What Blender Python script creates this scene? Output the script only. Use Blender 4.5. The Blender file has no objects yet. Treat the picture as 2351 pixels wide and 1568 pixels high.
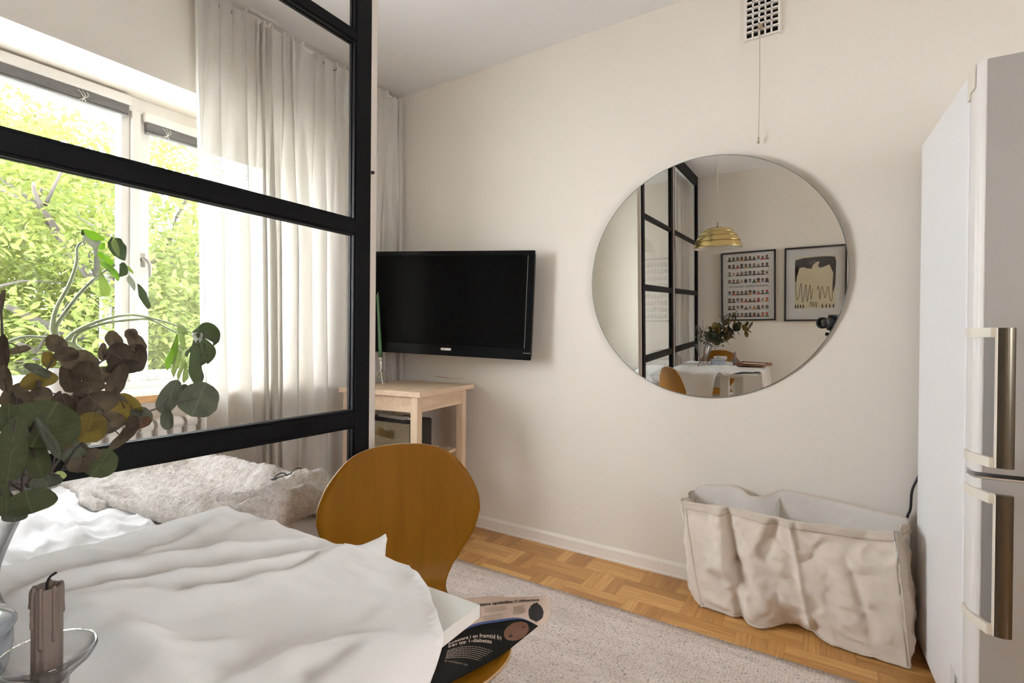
import bpy, bmesh, math, random
from mathutils import Vector, Matrix, noise
random.seed(7)
PI = math.pi
scn = bpy.context.scene
COL = scn.collection

# ------------------------------------------------------------------ materials
def nodes(name):
    m = bpy.data.materials.new(name); m.use_nodes = True
    nt = m.node_tree; nt.nodes.clear()
    out = nt.nodes.new('ShaderNodeOutputMaterial')
    return m, nt, out

def N(nt, typ, **kw):
    n = nt.nodes.new(typ)
    for k, v in kw.items():
        if k.startswith('i_'):
            n.inputs[k[2:].replace('_', ' ')].default_value = v
        else:
            setattr(n, k, v)
    return n

def L(nt, a, b): nt.links.new(a, b)

def rgba(c): return (c[0], c[1], c[2], 1.0)

def mat(name, color, rough=0.5, metal=0.0, var=0.0, vscale=8.0, bump=0.0, bscale=200.0, coat=0.0, spec=0.5, stretch=None, sheen=0.0):
    m, nt, out = nodes(name)
    p = N(nt, 'ShaderNodeBsdfPrincipled')
    p.inputs['Base Color'].default_value = rgba(color)
    p.inputs['Roughness'].default_value = rough
    p.inputs['Metallic'].default_value = metal
    p.inputs['Coat Weight'].default_value = coat
    p.inputs['Specular IOR Level'].default_value = spec
    p.inputs['Sheen Weight'].default_value = sheen
    L(nt, p.outputs[0], out.inputs[0])
    tc = N(nt, 'ShaderNodeTexCoord')
    vec = tc.outputs['Object']
    if stretch:
        mp = N(nt, 'ShaderNodeMapping'); mp.inputs['Scale'].default_value = stretch
        L(nt, vec, mp.inputs[0]); vec = mp.outputs[0]
    if var > 0:
        nz = N(nt, 'ShaderNodeTexNoise'); nz.inputs['Scale'].default_value = vscale; nz.inputs['Detail'].default_value = 5
        L(nt, vec, nz.inputs['Vector'])
        mx = N(nt, 'ShaderNodeMix', data_type='RGBA')
        mx.inputs[6].default_value = rgba([c * (1 - var) for c in color]); mx.inputs[7].default_value = rgba([min(1, c * (1 + var)) for c in color])
        L(nt, nz.outputs[0], mx.inputs[0]); L(nt, mx.outputs[2], p.inputs['Base Color'])
    if bump > 0:
        nb = N(nt, 'ShaderNodeTexNoise'); nb.inputs['Scale'].default_value = bscale; nb.inputs['Detail'].default_value = 3
        L(nt, vec, nb.inputs['Vector'])
        bp = N(nt, 'ShaderNodeBump'); bp.inputs['Strength'].default_value = bump; bp.inputs['Distance'].default_value = 0.002
        L(nt, nb.outputs[0], bp.inputs['Height']); L(nt, bp.outputs[0], p.inputs['Normal'])
    return m

def wood(name, c1, c2, scale=(3, 3, 40), rough=0.45, coat=0.0, bump=0.05, spec=0.5):
    m, nt, out = nodes(name)
    p = N(nt, 'ShaderNodeBsdfPrincipled'); L(nt, p.outputs[0], out.inputs[0])
    p.inputs['Specular IOR Level'].default_value = spec; p.inputs['Roughness'].default_value = rough; p.inputs['Coat Weight'].default_value = coat; p.inputs['Coat Roughness'].default_value = 0.25
    tc = N(nt, 'ShaderNodeTexCoord'); mp = N(nt, 'ShaderNodeMapping'); mp.inputs['Scale'].default_value = scale
    L(nt, tc.outputs['Object'], mp.inputs[0])
    nz = N(nt, 'ShaderNodeTexNoise'); nz.inputs['Scale'].default_value = 1.0; nz.inputs['Detail'].default_value = 8; nz.inputs['Roughness'].default_value = 0.65; nz.inputs['Distortion'].default_value = 0.6
    L(nt, mp.outputs[0], nz.inputs['Vector'])
    cr = N(nt, 'ShaderNodeValToRGB'); cr.color_ramp.elements[0].position = 0.3; cr.color_ramp.elements[1].position = 0.72
    cr.color_ramp.elements[0].color = rgba(c1); cr.color_ramp.elements[1].color = rgba(c2)
    L(nt, nz.outputs[0], cr.inputs[0]); L(nt, cr.outputs[0], p.inputs['Base Color'])
    b = N(nt, 'ShaderNodeBump'); b.inputs['Strength'].default_value = bump; b.inputs['Distance'].default_value = 0.001
    L(nt, nz.outputs[0], b.inputs['Height']); L(nt, b.outputs[0], p.inputs['Normal'])
    return m

def fabric(name, color, trans=0.0, alpha=0.0, weave=900.0, bump=0.15, var=0.05, rough=0.9):
    m, nt, out = nodes(name)
    tc = N(nt, 'ShaderNodeTexCoord')
    nz = N(nt, 'ShaderNodeTexNoise'); nz.inputs['Scale'].default_value = 30; nz.inputs['Detail'].default_value = 6
    L(nt, tc.outputs['Object'], nz.inputs['Vector'])
    mx = N(nt, 'ShaderNodeMix', data_type='RGBA')
    mx.inputs[6].default_value = rgba([c * (1 - var) for c in color]); mx.inputs[7].default_value = rgba([min(1, c * (1 + var)) for c in color])
    L(nt, nz.outputs[0], mx.inputs[0])
    nb = N(nt, 'ShaderNodeTexNoise'); nb.inputs['Scale'].default_value = weave; nb.inputs['Detail'].default_value = 2
    L(nt, tc.outputs['Object'], nb.inputs['Vector'])
    bp = N(nt, 'ShaderNodeBump'); bp.inputs['Strength'].default_value = bump; bp.inputs['Distance'].default_value = 0.001
    L(nt, nb.outputs[0], bp.inputs['Height'])
    d = N(nt, 'ShaderNodeBsdfDiffuse'); d.inputs['Roughness'].default_value = rough
    L(nt, mx.outputs[2], d.inputs[0]); L(nt, bp.outputs[0], d.inputs['Normal'])
    last = d.outputs[0]
    if trans > 0:
        t = N(nt, 'ShaderNodeBsdfTranslucent'); L(nt, mx.outputs[2], t.inputs[0])
        s = N(nt, 'ShaderNodeMixShader'); s.inputs[0].default_value = trans
        L(nt, last, s.inputs[1]); L(nt, t.outputs[0], s.inputs[2]); last = s.outputs[0]
    if alpha > 0:
        t = N(nt, 'ShaderNodeBsdfTransparent')
        s = N(nt, 'ShaderNodeMixShader'); s.inputs[0].default_value = alpha
        L(nt, last, s.inputs[1]); L(nt, t.outputs[0], s.inputs[2]); last = s.outputs[0]
    L(nt, last, out.inputs[0])
    return m

def pane_glass(name, tint=(1, 1, 1), refl=0.06):
    m, nt, out = nodes(name)
    t = N(nt, 'ShaderNodeBsdfTransparent'); t.inputs[0].default_value = rgba(tint)
    g = N(nt, 'ShaderNodeBsdfGlossy'); g.inputs['Roughness'].default_value = 0.0
    lw = N(nt, 'ShaderNodeLayerWeight'); lw.inputs[0].default_value = 0.5
    pw = N(nt, 'ShaderNodeMath', operation='POWER'); pw.inputs[1].default_value = 5.0; L(nt, lw.outputs['Facing'], pw.inputs[0])
    fr = N(nt, 'ShaderNodeMath', operation='MULTIPLY_ADD'); fr.inputs[1].default_value = 0.9; fr.inputs[2].default_value = 0.035; L(nt, pw.outputs[0], fr.inputs[0])
    s = N(nt, 'ShaderNodeMixShader'); L(nt, fr.outputs[0], s.inputs[0]); L(nt, t.outputs[0], s.inputs[1]); L(nt, g.outputs[0], s.inputs[2])
    L(nt, s.outputs[0], out.inputs[0])
    return m

def leafmat(name, c, tr, mixf=0.4, rough=0.5, vein=0.25, veins=False, spec=0.2):
    m, nt, out = nodes(name)
    p = N(nt, 'ShaderNodeBsdfPrincipled'); p.inputs['Roughness'].default_value = rough; p.inputs['Specular IOR Level'].default_value = spec
    tc = N(nt, 'ShaderNodeTexCoord'); nz = N(nt, 'ShaderNodeTexNoise'); nz.inputs['Scale'].default_value = 38; nz.inputs['Detail'].default_value = 6; nz.inputs['Roughness'].default_value = 0.65
    L(nt, tc.outputs['Object'], nz.inputs['Vector'])
    cr = N(nt, 'ShaderNodeValToRGB'); e = cr.color_ramp.elements; e[0].position = 0.32; e[1].position = 0.68
    e[0].color = rgba([x * (1 - vein) for x in c]); e[1].color = rgba([min(1, x * (1 + vein)) for x in c]); L(nt, nz.outputs[0], cr.inputs[0])
    col = cr.outputs[0]
    t = N(nt, 'ShaderNodeBsdfTranslucent'); t.inputs[0].default_value = rgba(tr)
    if veins:
        uv = N(nt, 'ShaderNodeUVMap'); uv.uv_map = 'leaf'; sp = N(nt, 'ShaderNodeSeparateXYZ'); L(nt, uv.outputs[0], sp.inputs[0])
        ab = N(nt, 'ShaderNodeMath', operation='ABSOLUTE'); L(nt, sp.outputs[0], ab.inputs[0])
        mid = N(nt, 'ShaderNodeMath', operation='LESS_THAN'); mid.inputs[1].default_value = 0.035; L(nt, ab.outputs[0], mid.inputs[0])
        sl = N(nt, 'ShaderNodeMath', operation='MULTIPLY_ADD'); sl.inputs[1].default_value = -0.9; L(nt, ab.outputs[0], sl.inputs[0]); L(nt, sp.outputs[1], sl.inputs[2])
        fq = N(nt, 'ShaderNodeMath', operation='MULTIPLY'); fq.inputs[1].default_value = 24.0; L(nt, sl.outputs[0], fq.inputs[0])
        sn = N(nt, 'ShaderNodeMath', operation='SINE'); L(nt, fq.outputs[0], sn.inputs[0])
        gt = N(nt, 'ShaderNodeMath', operation='GREATER_THAN'); gt.inputs[1].default_value = 0.965; L(nt, sn.outputs[0], gt.inputs[0])
        gk = N(nt, 'ShaderNodeMath', operation='MULTIPLY'); gk.inputs[1].default_value = 0.22; L(nt, gt.outputs[0], gk.inputs[0])
        mk = N(nt, 'ShaderNodeMath', operation='MULTIPLY'); mk.inputs[1].default_value = 0.4; L(nt, mid.outputs[0], mk.inputs[0])
        mxx = N(nt, 'ShaderNodeMath', operation='MAXIMUM'); L(nt, gk.outputs[0], mxx.inputs[0]); L(nt, mk.outputs[0], mxx.inputs[1])
        mx = N(nt, 'ShaderNodeMix', data_type='RGBA'); L(nt, mxx.outputs[0], mx.inputs[0]); L(nt, col, mx.inputs[6]); mx.inputs[7].default_value = rgba([min(1, x * 2.6) for x in c])
        col = mx.outputs[2]
    L(nt, col, p.inputs['Base Color'])
    s = N(nt, 'ShaderNodeMixShader'); s.inputs[0].default_value = mixf
    L(nt, p.outputs[0], s.inputs[1]); L(nt, t.outputs[0], s.inputs[2]); L(nt, s.outputs[0], out.inputs[0])
    return m

def parquet():
    m, nt, out = nodes('oak_parquet')
    p = N(nt, 'ShaderNodeBsdfPrincipled'); L(nt, p.outputs[0], out.inputs[0])
    tc = N(nt, 'ShaderNodeTexCoord'); sp = N(nt, 'ShaderNodeSeparateXYZ'); L(nt, tc.outputs['Object'], sp.inputs[0])
    def M(op, a, b=None, c=None):
        n = N(nt, 'ShaderNodeMath', operation=op)
        for i, v in enumerate((a, b, c)):
            if v is None: continue
            if isinstance(v, (int, float)): n.inputs[i].default_value = v
            else: L(nt, v, n.inputs[i])
        return n.outputs[0]
    RH, P, VW = 0.163, 0.438, 0.163
    ry = M('DIVIDE', M('ADD', sp.outputs[1], -2.258 + RH * 40), RH)
    row = M('FLOOR', ry); fy = M('FRACT', ry)
    par = M('MODULO', row, 2.0)
    xx = M('DIVIDE', M('ADD', sp.outputs[0], M('MULTIPLY_ADD', par, P / 2, 1.372 - P / 2 + P * 40)), P)
    cx = M('FLOOR', xx); fx = M('FRACT', xx)
    isv = M('LESS_THAN', fx, VW / P)
    # plank index in the vertical block, across x ; in the long block, across y
    vi = M('FLOOR', M('MULTIPLY', fx, P / VW * 3)); hi = M('FLOOR', M('MULTIPLY', fy, 3.0))
    vf = M('FRACT', M('MULTIPLY', fx, P / VW * 3)); hf = M('FRACT', M('MULTIPLY', fy, 3.0))
    def sel(a, b): return M('ADD', M('MULTIPLY', isv, a), M('MULTIPLY', M('SUBTRACT', 1.0, isv), b))
    idx = sel(vi, M('ADD', hi, 5.0))
    cell = N(nt, 'ShaderNodeCombineXYZ'); L(nt, cx, cell.inputs[0]); L(nt, row, cell.inputs[1]); L(nt, idx, cell.inputs[2])
    wn = N(nt, 'ShaderNodeTexWhiteNoise', noise_dimensions='3D'); L(nt, cell.outputs[0], wn.inputs['Vector'])
    # grain runs along the plank
    gx = sel(M('MULTIPLY', sp.outputs[0], 75.0), M('MULTIPLY', sp.outputs[0], 5.0))
    gy = sel(M('MULTIPLY', sp.outputs[1], 5.0), M('MULTIPLY', sp.outputs[1], 75.0))
    gv = N(nt, 'ShaderNodeCombineXYZ'); L(nt, gx, gv.inputs[0]); L(nt, gy, gv.inputs[1]); L(nt, M('MULTIPLY', wn.outputs['Value'], 37.0), gv.inputs[2])
    gn = N(nt, 'ShaderNodeTexNoise'); gn.inputs['Scale'].default_value = 1.0; gn.inputs['Detail'].default_value = 5; gn.inputs['Distortion'].default_value = 1.2
    L(nt, gv.outputs[0], gn.inputs['Vector'])
    cr = N(nt, 'ShaderNodeValToRGB')
    e = cr.color_ramp.elements; e[0].position = 0.0; e[0].color = (0.26, 0.115, 0.030, 1); e[1].position = 1.0; e[1].color = (0.70, 0.42, 0.16, 1)
    mid = cr.color_ramp.elements.new(0.5); mid.color = (0.46, 0.235, 0.070, 1)
    L(nt, M('ADD', M('MULTIPLY', wn.outputs['Value'], 0.55), M('MULTIPLY', M('SUBTRACT', gn.outputs[0], 0.28), 0.95)), cr.inputs[0])
    # joints
    ev = M('MINIMUM', M('MINIMUM', vf, M('SUBTRACT', 1.0, vf)), M('MULTIPLY', M('MINIMUM', fy, M('SUBTRACT', 1.0, fy)), 3.0))
    hx = M('DIVIDE', M('SUBTRACT', fx, VW / P), 1 - VW / P)
    eh = M('MINIMUM', M('MINIMUM', hf, M('SUBTRACT', 1.0, hf)), M('MULTIPLY', M('MINIMUM', hx, M('SUBTRACT', 1.0, hx)), 5.0))
    edge = sel(ev, eh)
    j = M('LESS_THAN', edge, 0.014)
    mx = N(nt, 'ShaderNodeMix', data_type='RGBA'); L(nt, M('MULTIPLY', j, 0.65), mx.inputs[0]); L(nt, cr.outputs[0], mx.inputs[6]); mx.inputs[7].default_value = (0.1, 0.045, 0.015, 1)
    L(nt, mx.outputs[2], p.inputs['Base Color'])
    p.inputs['Roughness'].default_value = 0.33
    b = N(nt, 'ShaderNodeBump'); b.inputs['Strength'].default_value = 0.12; b.inputs['Distance'].default_value = 0.001
    L(nt, M('SUBTRACT', gn.outputs[0], j), b.inputs['Height']); L(nt, b.outputs[0], p.inputs['Normal'])
    return m

def rugmat():
    m, nt, out = nodes('woven_wool_rug')
    p = N(nt, 'ShaderNodeBsdfPrincipled'); L(nt, p.outputs[0], out.inputs[0]); p.inputs['Roughness'].default_value = 0.95; p.inputs['Specular IOR Level'].default_value = 0.1
    tc = N(nt, 'ShaderNodeTexCoord')
    mp = N(nt, 'ShaderNodeMapping'); mp.inputs['Scale'].default_value = (95, 170, 1); L(nt, tc.outputs['Object'], mp.inputs[0])
    nd = N(nt, 'ShaderNodeTexNoise'); nd.inputs['Scale'].default_value = 14; L(nt, tc.outputs['Object'], nd.inputs['Vector'])
    ad = N(nt, 'ShaderNodeMix', data_type='VECTOR'); ad.inputs[0].default_value = 0.5
    vm = N(nt, 'ShaderNodeVectorMath', operation='MULTIPLY_ADD'); vm.inputs[1].default_value = (2.2, 2.2, 0)
    L(nt, nd.outputs['Color'], vm.inputs[0]); L(nt, mp.outputs[0], vm.inputs[2])
    vo = N(nt, 'ShaderNodeTexVoronoi'); vo.inputs['Scale'].default_value = 1.0; vo.inputs['Randomness'].default_value = 0.55
    L(nt, vm.outputs[0], vo.inputs['Vector'])
    big = N(nt, 'ShaderNodeTexNoise'); big.inputs['Scale'].default_value = 5; big.inputs['Detail'].default_value = 4
    mpb = N(nt, 'ShaderNodeMapping'); mpb.inputs['Scale'].default_value = (0.8, 4, 1); L(nt, tc.outputs['Object'], mpb.inputs[0]); L(nt, mpb.outputs[0], big.inputs['Vector'])
    cr = N(nt, 'ShaderNodeValToRGB'); e = cr.color_ramp.elements
    e[0].position = 0.12; e[0].color = (0.74, 0.65, 0.59, 1); e[1].position = 0.92; e[1].color = (0.22, 0.18, 0.15, 1)
    k = cr.color_ramp.elements.new(0.45); k.color = (0.66, 0.575, 0.52, 1); k.position = 0.55
    L(nt, vo.outputs['Distance'], cr.inputs[0])
    mx = N(nt, 'ShaderNodeMix', data_type='RGBA', blend_type='MULTIPLY'); mx.inputs[0].default_value = 1.0
    c2 = N(nt, 'ShaderNodeValToRGB'); c2.color_ramp.elements[0].position = 0.3; c2.color_ramp.elements[0].color = (0.82, 0.8, 0.78, 1); c2.color_ramp.elements[1].position = 0.7; c2.color_ramp.elements[1].color = (1, 1, 1, 1)
    L(nt, big.outputs[0], c2.inputs[0]); L(nt, cr.outputs[0], mx.inputs[6]); L(nt, c2.outputs[0], mx.inputs[7])
    L(nt, mx.outputs[2], p.inputs['Base Color'])
    b = N(nt, 'ShaderNodeBump'); b.inputs['Strength'].default_value = 0.7; b.inputs['Distance'].default_value = 0.004; b.invert = True
    L(nt, vo.outputs['Distance'], b.inputs['Height']); L(nt, b.outputs[0], p.inputs['Normal'])
    return m

def grille_mat():
    m, nt, out = nodes('speaker_grille_cloth')
    p = N(nt, 'ShaderNodeBsdfPrincipled'); L(nt, p.outputs[0], out.inputs[0]); p.inputs['Roughness'].default_value = 0.6
    tc = N(nt, 'ShaderNodeTexCoord')
    sp = N(nt, 'ShaderNodeSeparateXYZ'); L(nt, tc.outputs['Object'], sp.inputs[0])
    ml = N(nt, 'ShaderNodeMath', operation='MULTIPLY'); ml.inputs[1].default_value = 2 * PI / 0.0062; L(nt, sp.outputs[2], ml.inputs[0])
    sn = N(nt, 'ShaderNodeMath', operation='SINE'); L(nt, ml.outputs[0], sn.inputs[0])
    w = N(nt, 'ShaderNodeMath', operation='MULTIPLY_ADD'); w.inputs[1].default_value = 0.5; w.inputs[2].default_value = 0.5; L(nt, sn.outputs[0], w.inputs[0])
    cr = N(nt, 'ShaderNodeValToRGB'); e = cr.color_ramp.elements
    e[0].position = 0.25; e[0].color = (0.06, 0.045, 0.03, 1); e[1].position = 0.55; e[1].color = (0.55, 0.47, 0.32, 1)
    L(nt, w.outputs[0], cr.inputs[0]); L(nt, cr.outputs[0], p.inputs['Base Color'])
    b = N(nt, 'ShaderNodeBump'); b.inputs['Strength'].default_value = 0.4; b.inputs['Distance'].default_value = 0.002
    L(nt, w.outputs[0], b.inputs['Height']); L(nt, b.outputs[0], p.inputs['Normal'])
    return m

def linen_curtain(name, color, trans, alpha):
    m, nt, out = nodes(name)
    tc = N(nt, 'ShaderNodeTexCoord')
    mp1 = N(nt, 'ShaderNodeMapping'); mp1.inputs['Scale'].default_value = (60, 60, 900); L(nt, tc.outputs['Object'], mp1.inputs[0])
    n1 = N(nt, 'ShaderNodeTexNoise'); n1.inputs['Scale'].default_value = 1; n1.inputs['Detail'].default_value = 2; L(nt, mp1.outputs[0], n1.inputs['Vector'])
    mp2 = N(nt, 'ShaderNodeMapping'); mp2.inputs['Scale'].default_value = (900, 900, 30); L(nt, tc.outputs['Object'], mp2.inputs[0])
    n2 = N(nt, 'ShaderNodeTexNoise'); n2.inputs['Scale'].default_value = 1; n2.inputs['Detail'].default_value = 2; L(nt, mp2.outputs[0], n2.inputs['Vector'])
    ad = N(nt, 'ShaderNodeMath', operation='ADD'); L(nt, n1.outputs[0], ad.inputs[0]); L(nt, n2.outputs[0], ad.inputs[1])
    cr = N(nt, 'ShaderNodeValToRGB'); e = cr.color_ramp.elements
    e[0].position = 0.35; e[0].color = rgba([c * 0.82 for c in color]); e[1].position = 0.75; e[1].color = rgba(color)
    hv = N(nt, 'ShaderNodeMath', operation='MULTIPLY'); hv.inputs[1].default_value = 0.5; L(nt, ad.outputs[0], hv.inputs[0]); L(nt, hv.outputs[0], cr.inputs[0])
    d = N(nt, 'ShaderNodeBsdfDiffuse'); L(nt, cr.outputs[0], d.inputs[0])
    t = N(nt, 'ShaderNodeBsdfTranslucent'); L(nt, cr.outputs[0], t.inputs[0])
    s = N(nt, 'ShaderNodeMixShader'); s.inputs[0].default_value = trans; L(nt, d.outputs[0], s.inputs[1]); L(nt, t.outputs[0], s.inputs[2])
    tr = N(nt, 'ShaderNodeBsdfTransparent')
    s2 = N(nt, 'ShaderNodeMixShader'); s2.inputs[0].default_value = alpha; L(nt, s.outputs[0], s2.inputs[1]); L(nt, tr.outputs[0], s2.inputs[2])
    L(nt, s2.outputs[0], out.inputs[0])
    return m

def wool_mat():
    m, nt, out = nodes('boucle_wool')
    tc = N(nt, 'ShaderNodeTexCoord'); d = N(nt, 'ShaderNodeBsdfDiffuse'); d.inputs['Roughness'].default_value = 1.0; L(nt, d.outputs[0], out.inputs[0])
    n1 = N(nt, 'ShaderNodeTexNoise'); n1.inputs['Scale'].default_value = 210; n1.inputs['Detail'].default_value = 3; n1.inputs['Distortion'].default_value = 1.5; L(nt, tc.outputs['Object'], n1.inputs['Vector'])
    n2 = N(nt, 'ShaderNodeTexNoise'); n2.inputs['Scale'].default_value = 45; n2.inputs['Detail'].default_value = 4; L(nt, tc.outputs['Object'], n2.inputs['Vector'])
    ml = N(nt, 'ShaderNodeMath', operation='MULTIPLY_ADD'); ml.inputs[1].default_value = 0.45; L(nt, n2.outputs[0], ml.inputs[0]); L(nt, n1.outputs[0], ml.inputs[2])
    cr = N(nt, 'ShaderNodeValToRGB'); e = cr.color_ramp.elements; e[0].position = 0.52; e[0].color = (0.52, 0.44, 0.365, 1); e[1].position = 0.82; e[1].color = (0.88, 0.84, 0.80, 1)
    L(nt, ml.outputs[0], cr.inputs[0]); L(nt, cr.outputs[0], d.inputs[0])
    b = N(nt, 'ShaderNodeBump'); b.inputs['Strength'].default_value = 0.9; b.inputs['Distance'].default_value = 0.006; L(nt, ml.outputs[0], b.inputs['Height']); L(nt, b.outputs[0], d.inputs['Normal'])
    return m

M = {}
M['wall'] = mat('cream_wall_paint', (0.73, 0.685, 0.62), 0.75, var=0.02, vscale=3, bump=0.12, bscale=180, spec=0.25)
M['ceil'] = mat('white_ceiling_paint', (0.86, 0.86, 0.865), 0.85, bump=0.1, bscale=150, spec=0.2)
M['trim'] = mat('white_gloss_paint', (0.78, 0.745, 0.69), 0.4, var=0.02, spec=0.4)
M['winwhite'] = mat('window_white_paint', (0.80, 0.775, 0.73), 0.4, var=0.03, vscale=5)
M['floor'] = parquet()
M['rug'] = rugmat()
M['black'] = mat('black_stained_wood', (0.0028, 0.003, 0.0038), 0.5, var=0.25, vscale=1.0, bump=0.1, bscale=1.0, stretch=(200, 6, 200), spec=0.12)
M['jamb'] = mat('whitewashed_wood_edge', (0.62, 0.57, 0.51), 0.55, var=0.08, vscale=1.0, stretch=(120, 120, 3))
M['glass'] = pane_glass('clear_pane_glass')
M['mirror'] = mat('mirror_silver', (0.93, 0.94, 0.92), 0.0, 1.0)
M['mirroredge'] = mat('mirror_glass_edge', (0.25, 0.27, 0.25), 0.2)
M['birch'] = wood('pale_birch', (0.60, 0.43, 0.28), (0.80, 0.63, 0.46), (28, 3.0, 28), 0.5)
M['birchz'] = wood('pale_birch_upright', (0.60, 0.43, 0.28), (0.80, 0.63, 0.46), (28, 28, 3.0), 0.5)
M['oaksill'] = wood('oiled_oak_sill', (0.48, 0.24, 0.09), (0.72, 0.44, 0.2), (40, 4, 40), 0.45)
M['ply'] = wood('amber_veneer', (0.185, 0.072, 0.0030), (0.235, 0.098, 0.0052), (26, 26, 2.0), 0.45, coat=0.0, spec=0.13)
M['plyedge'] = wood('veneer_cut_edge', (0.35, 0.22, 0.12), (0.55, 0.37, 0.22), (10, 10, 300), 0.5)
M['chrome'] = mat('chrome_tube', (0.75, 0.75, 0.74), 0.12, 1.0)
M['steel'] = mat('brushed_steel', (0.46, 0.43, 0.38), 0.3, 1.0, var=0.15, vscale=1, stretch=(300, 300, 2))
M['handle'] = mat('steel_grip_painted_reflection', (0.13, 0.11, 0.085), 0.30, 1.0, var=0.1, vscale=1, stretch=(200, 200, 2))  # reflection of the dark floor is put into the steel's colour
M['handlew'] = mat('worn_steel', (0.30, 0.28, 0.25), 0.35, 0.8)
M['silver'] = mat('cast_silver_twig', (0.55, 0.51, 0.45), 0.28, 1.0, var=0.25, vscale=120, bump=0.5, bscale=250)
M['tvblack'] = mat('gloss_black_plastic', (0.004, 0.004, 0.0045), 0.12, spec=0.08)
M['tvscreen'] = mat('dark_screen_glass', (0.0025, 0.0025, 0.0025), 0.16, spec=0.04)
M['speck'] = mat('black_vinyl', (0.006, 0.006, 0.007), 0.45, bump=0.3, bscale=600)
M['grille'] = grille_mat()
M['gold'] = mat('gold_logo', (0.75, 0.58, 0.32), 0.3, 1.0)
M['print'] = mat('white_print', (0.75, 0.73, 0.7), 0.5)
M['fridgeside'] = mat('white_enamel', (0.86, 0.855, 0.855), 0.32, spec=0.45)
M['fridgedoor'] = mat('silver_grey_door', (0.36, 0.345, 0.32), 0.42, metal=0.25, var=0.05, vscale=300)
M['fridgeedge'] = mat('white_door_edge', (0.78, 0.76, 0.73), 0.35)
M['gasket'] = mat('grey_gasket', (0.42, 0.41, 0.40), 0.7)
M['plasticcream'] = mat('cream_plastic', (0.76, 0.715, 0.62), 0.4)
M['cable'] = mat('black_cable', (0.008, 0.008, 0.01), 0.4)
M['canvas'] = fabric('natural_canvas', (0.84, 0.775, 0.70), trans=0.2, weave=700, bump=0.25, var=0.06)
M['canvasin'] = fabric('pale_canvas_lining', (0.88, 0.86, 0.83), trans=0.3, weave=700, bump=0.2)
M['canvashem'] = fabric('canvas_hem', (0.72, 0.65, 0.57), trans=0.12, weave=700, bump=0.25)
M['piping'] = fabric('canvas_piping', (0.66, 0.58, 0.50), weave=500)
M['cloth'] = fabric('white_cotton_cloth', (0.85, 0.84, 0.82), trans=0.12, weave=1500, bump=0.12, var=0.015)
M['duvet'] = fabric('white_bed_linen', (0.84, 0.83, 0.82), trans=0.05, weave=1500, bump=0.1, var=0.01)
M['pillow'] = fabric('pale_grey_linen', (0.70, 0.70, 0.68), weave=1200, bump=0.1, var=0.01)
M['wool'] = wool_mat()
M['darkbed'] = fabric('dark_grey_bed_base', (0.05, 0.05, 0.05), weave=600)
M['curtain'] = linen_curtain('off_white_linen', (0.80, 0.77, 0.71), 0.23, 0.025)
M['tablewhite'] = mat('white_lacquer_table', (0.72, 0.715, 0.67), 0.35)
M['radiator'] = mat('white_radiator_enamel', (0.80, 0.77, 0.72), 0.4)
M['blind'] = mat('grey_blind_slats', (0.20, 0.197, 0.19), 0.4)
M['rail'] = mat('white_curtain_rail', (0.72, 0.68, 0.61), 0.5)
M['hook'] = mat('brown_plastic_hook', (0.10, 0.075, 0.045), 0.5)
M['brass'] = mat('aged_brass', (0.56, 0.42, 0.18), 0.25, 1.0, var=0.12, vscale=1, stretch=(3, 3, 60))
M['lampwhite'] = mat('white_enamel_inside', (0.8, 0.8, 0.78), 0.45)
M['cord'] = mat('white_cord', (0.72, 0.70, 0.64), 0.7)
M['string'] = mat('knotted_string', (0.42, 0.33, 0.22), 0.9)
M['frame'] = mat('black_frame', (0.008, 0.008, 0.008), 0.4)
M['paper'] = mat('white_paper', (0.74, 0.73, 0.70), 0.8)
M['matboard'] = mat('cool_white_mount', (0.66, 0.66, 0.65), 0.8)
M['creamp'] = mat('cream_art_paper', (0.62, 0.55, 0.38), 0.8, var=0.05, vscale=6)
M['ink'] = mat('black_ink', (0.008, 0.007, 0.007), 0.7)
M['newspink'] = mat('salmon_newsprint', (0.62, 0.47, 0.37), 0.85, var=0.04, vscale=20)
M['newsdark'] = mat('black_newsprint', (0.006, 0.0055, 0.005), 0.6, spec=0.12)
M['newsblue'] = mat('blue_print_band', (0.05, 0.085, 0.22), 0.6)
M['newsgrey'] = mat('grey_text_print', (0.36, 0.27, 0.21), 0.85)
M['newsface'] = mat('brown_photo_print', (0.15, 0.066, 0.034), 0.6, var=0.3, vscale=30)
M['newscream'] = mat('cream_print', (0.62, 0.52, 0.40), 0.7)
M['newsdim'] = mat('dim_cream_print', (0.24, 0.19, 0.14), 0.7)
M['candle'] = mat('mauve_taupe_wax', (0.165, 0.128, 0.105), 0.45, var=0.12, vscale=60, bump=0.2, bscale=80)
M['green'] = mat('green_wax', (0.055, 0.13, 0.045), 0.4)
M['wick'] = mat('burnt_wick', (0.01, 0.01, 0.012), 0.9)
M['white'] = mat('white_plastic', (0.72, 0.71, 0.69), 0.4)
M['whitewax'] = mat('white_wax', (0.72, 0.70, 0.66), 0.5)
M['potblue'] = mat('pale_blue_enamel', (0.40, 0.45, 0.52), 0.15, coat=0.5)
M['board'] = wood('brown_tray_wood', (0.10, 0.035, 0.015), (0.2, 0.08, 0.03), (40, 5, 5), 0.4)
M['camera'] = mat('black_camera_body', (0.006, 0.006, 0.007), 0.4, bump=0.2, bscale=400)
M['lens'] = mat('lens_glass', (0.01, 0.008, 0.03), 0.05, coat=1.0)
M['ventdark'] = mat('vent_dark', (0.004, 0.004, 0.004), 0.9)
M['terracotta'] = mat('planter_grey', (0.35, 0.33, 0.31), 0.7)
M['soil'] = mat('soil', (0.03, 0.02, 0.012), 0.95)
m_, nt_, out_ = nodes('vase_glass')
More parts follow.
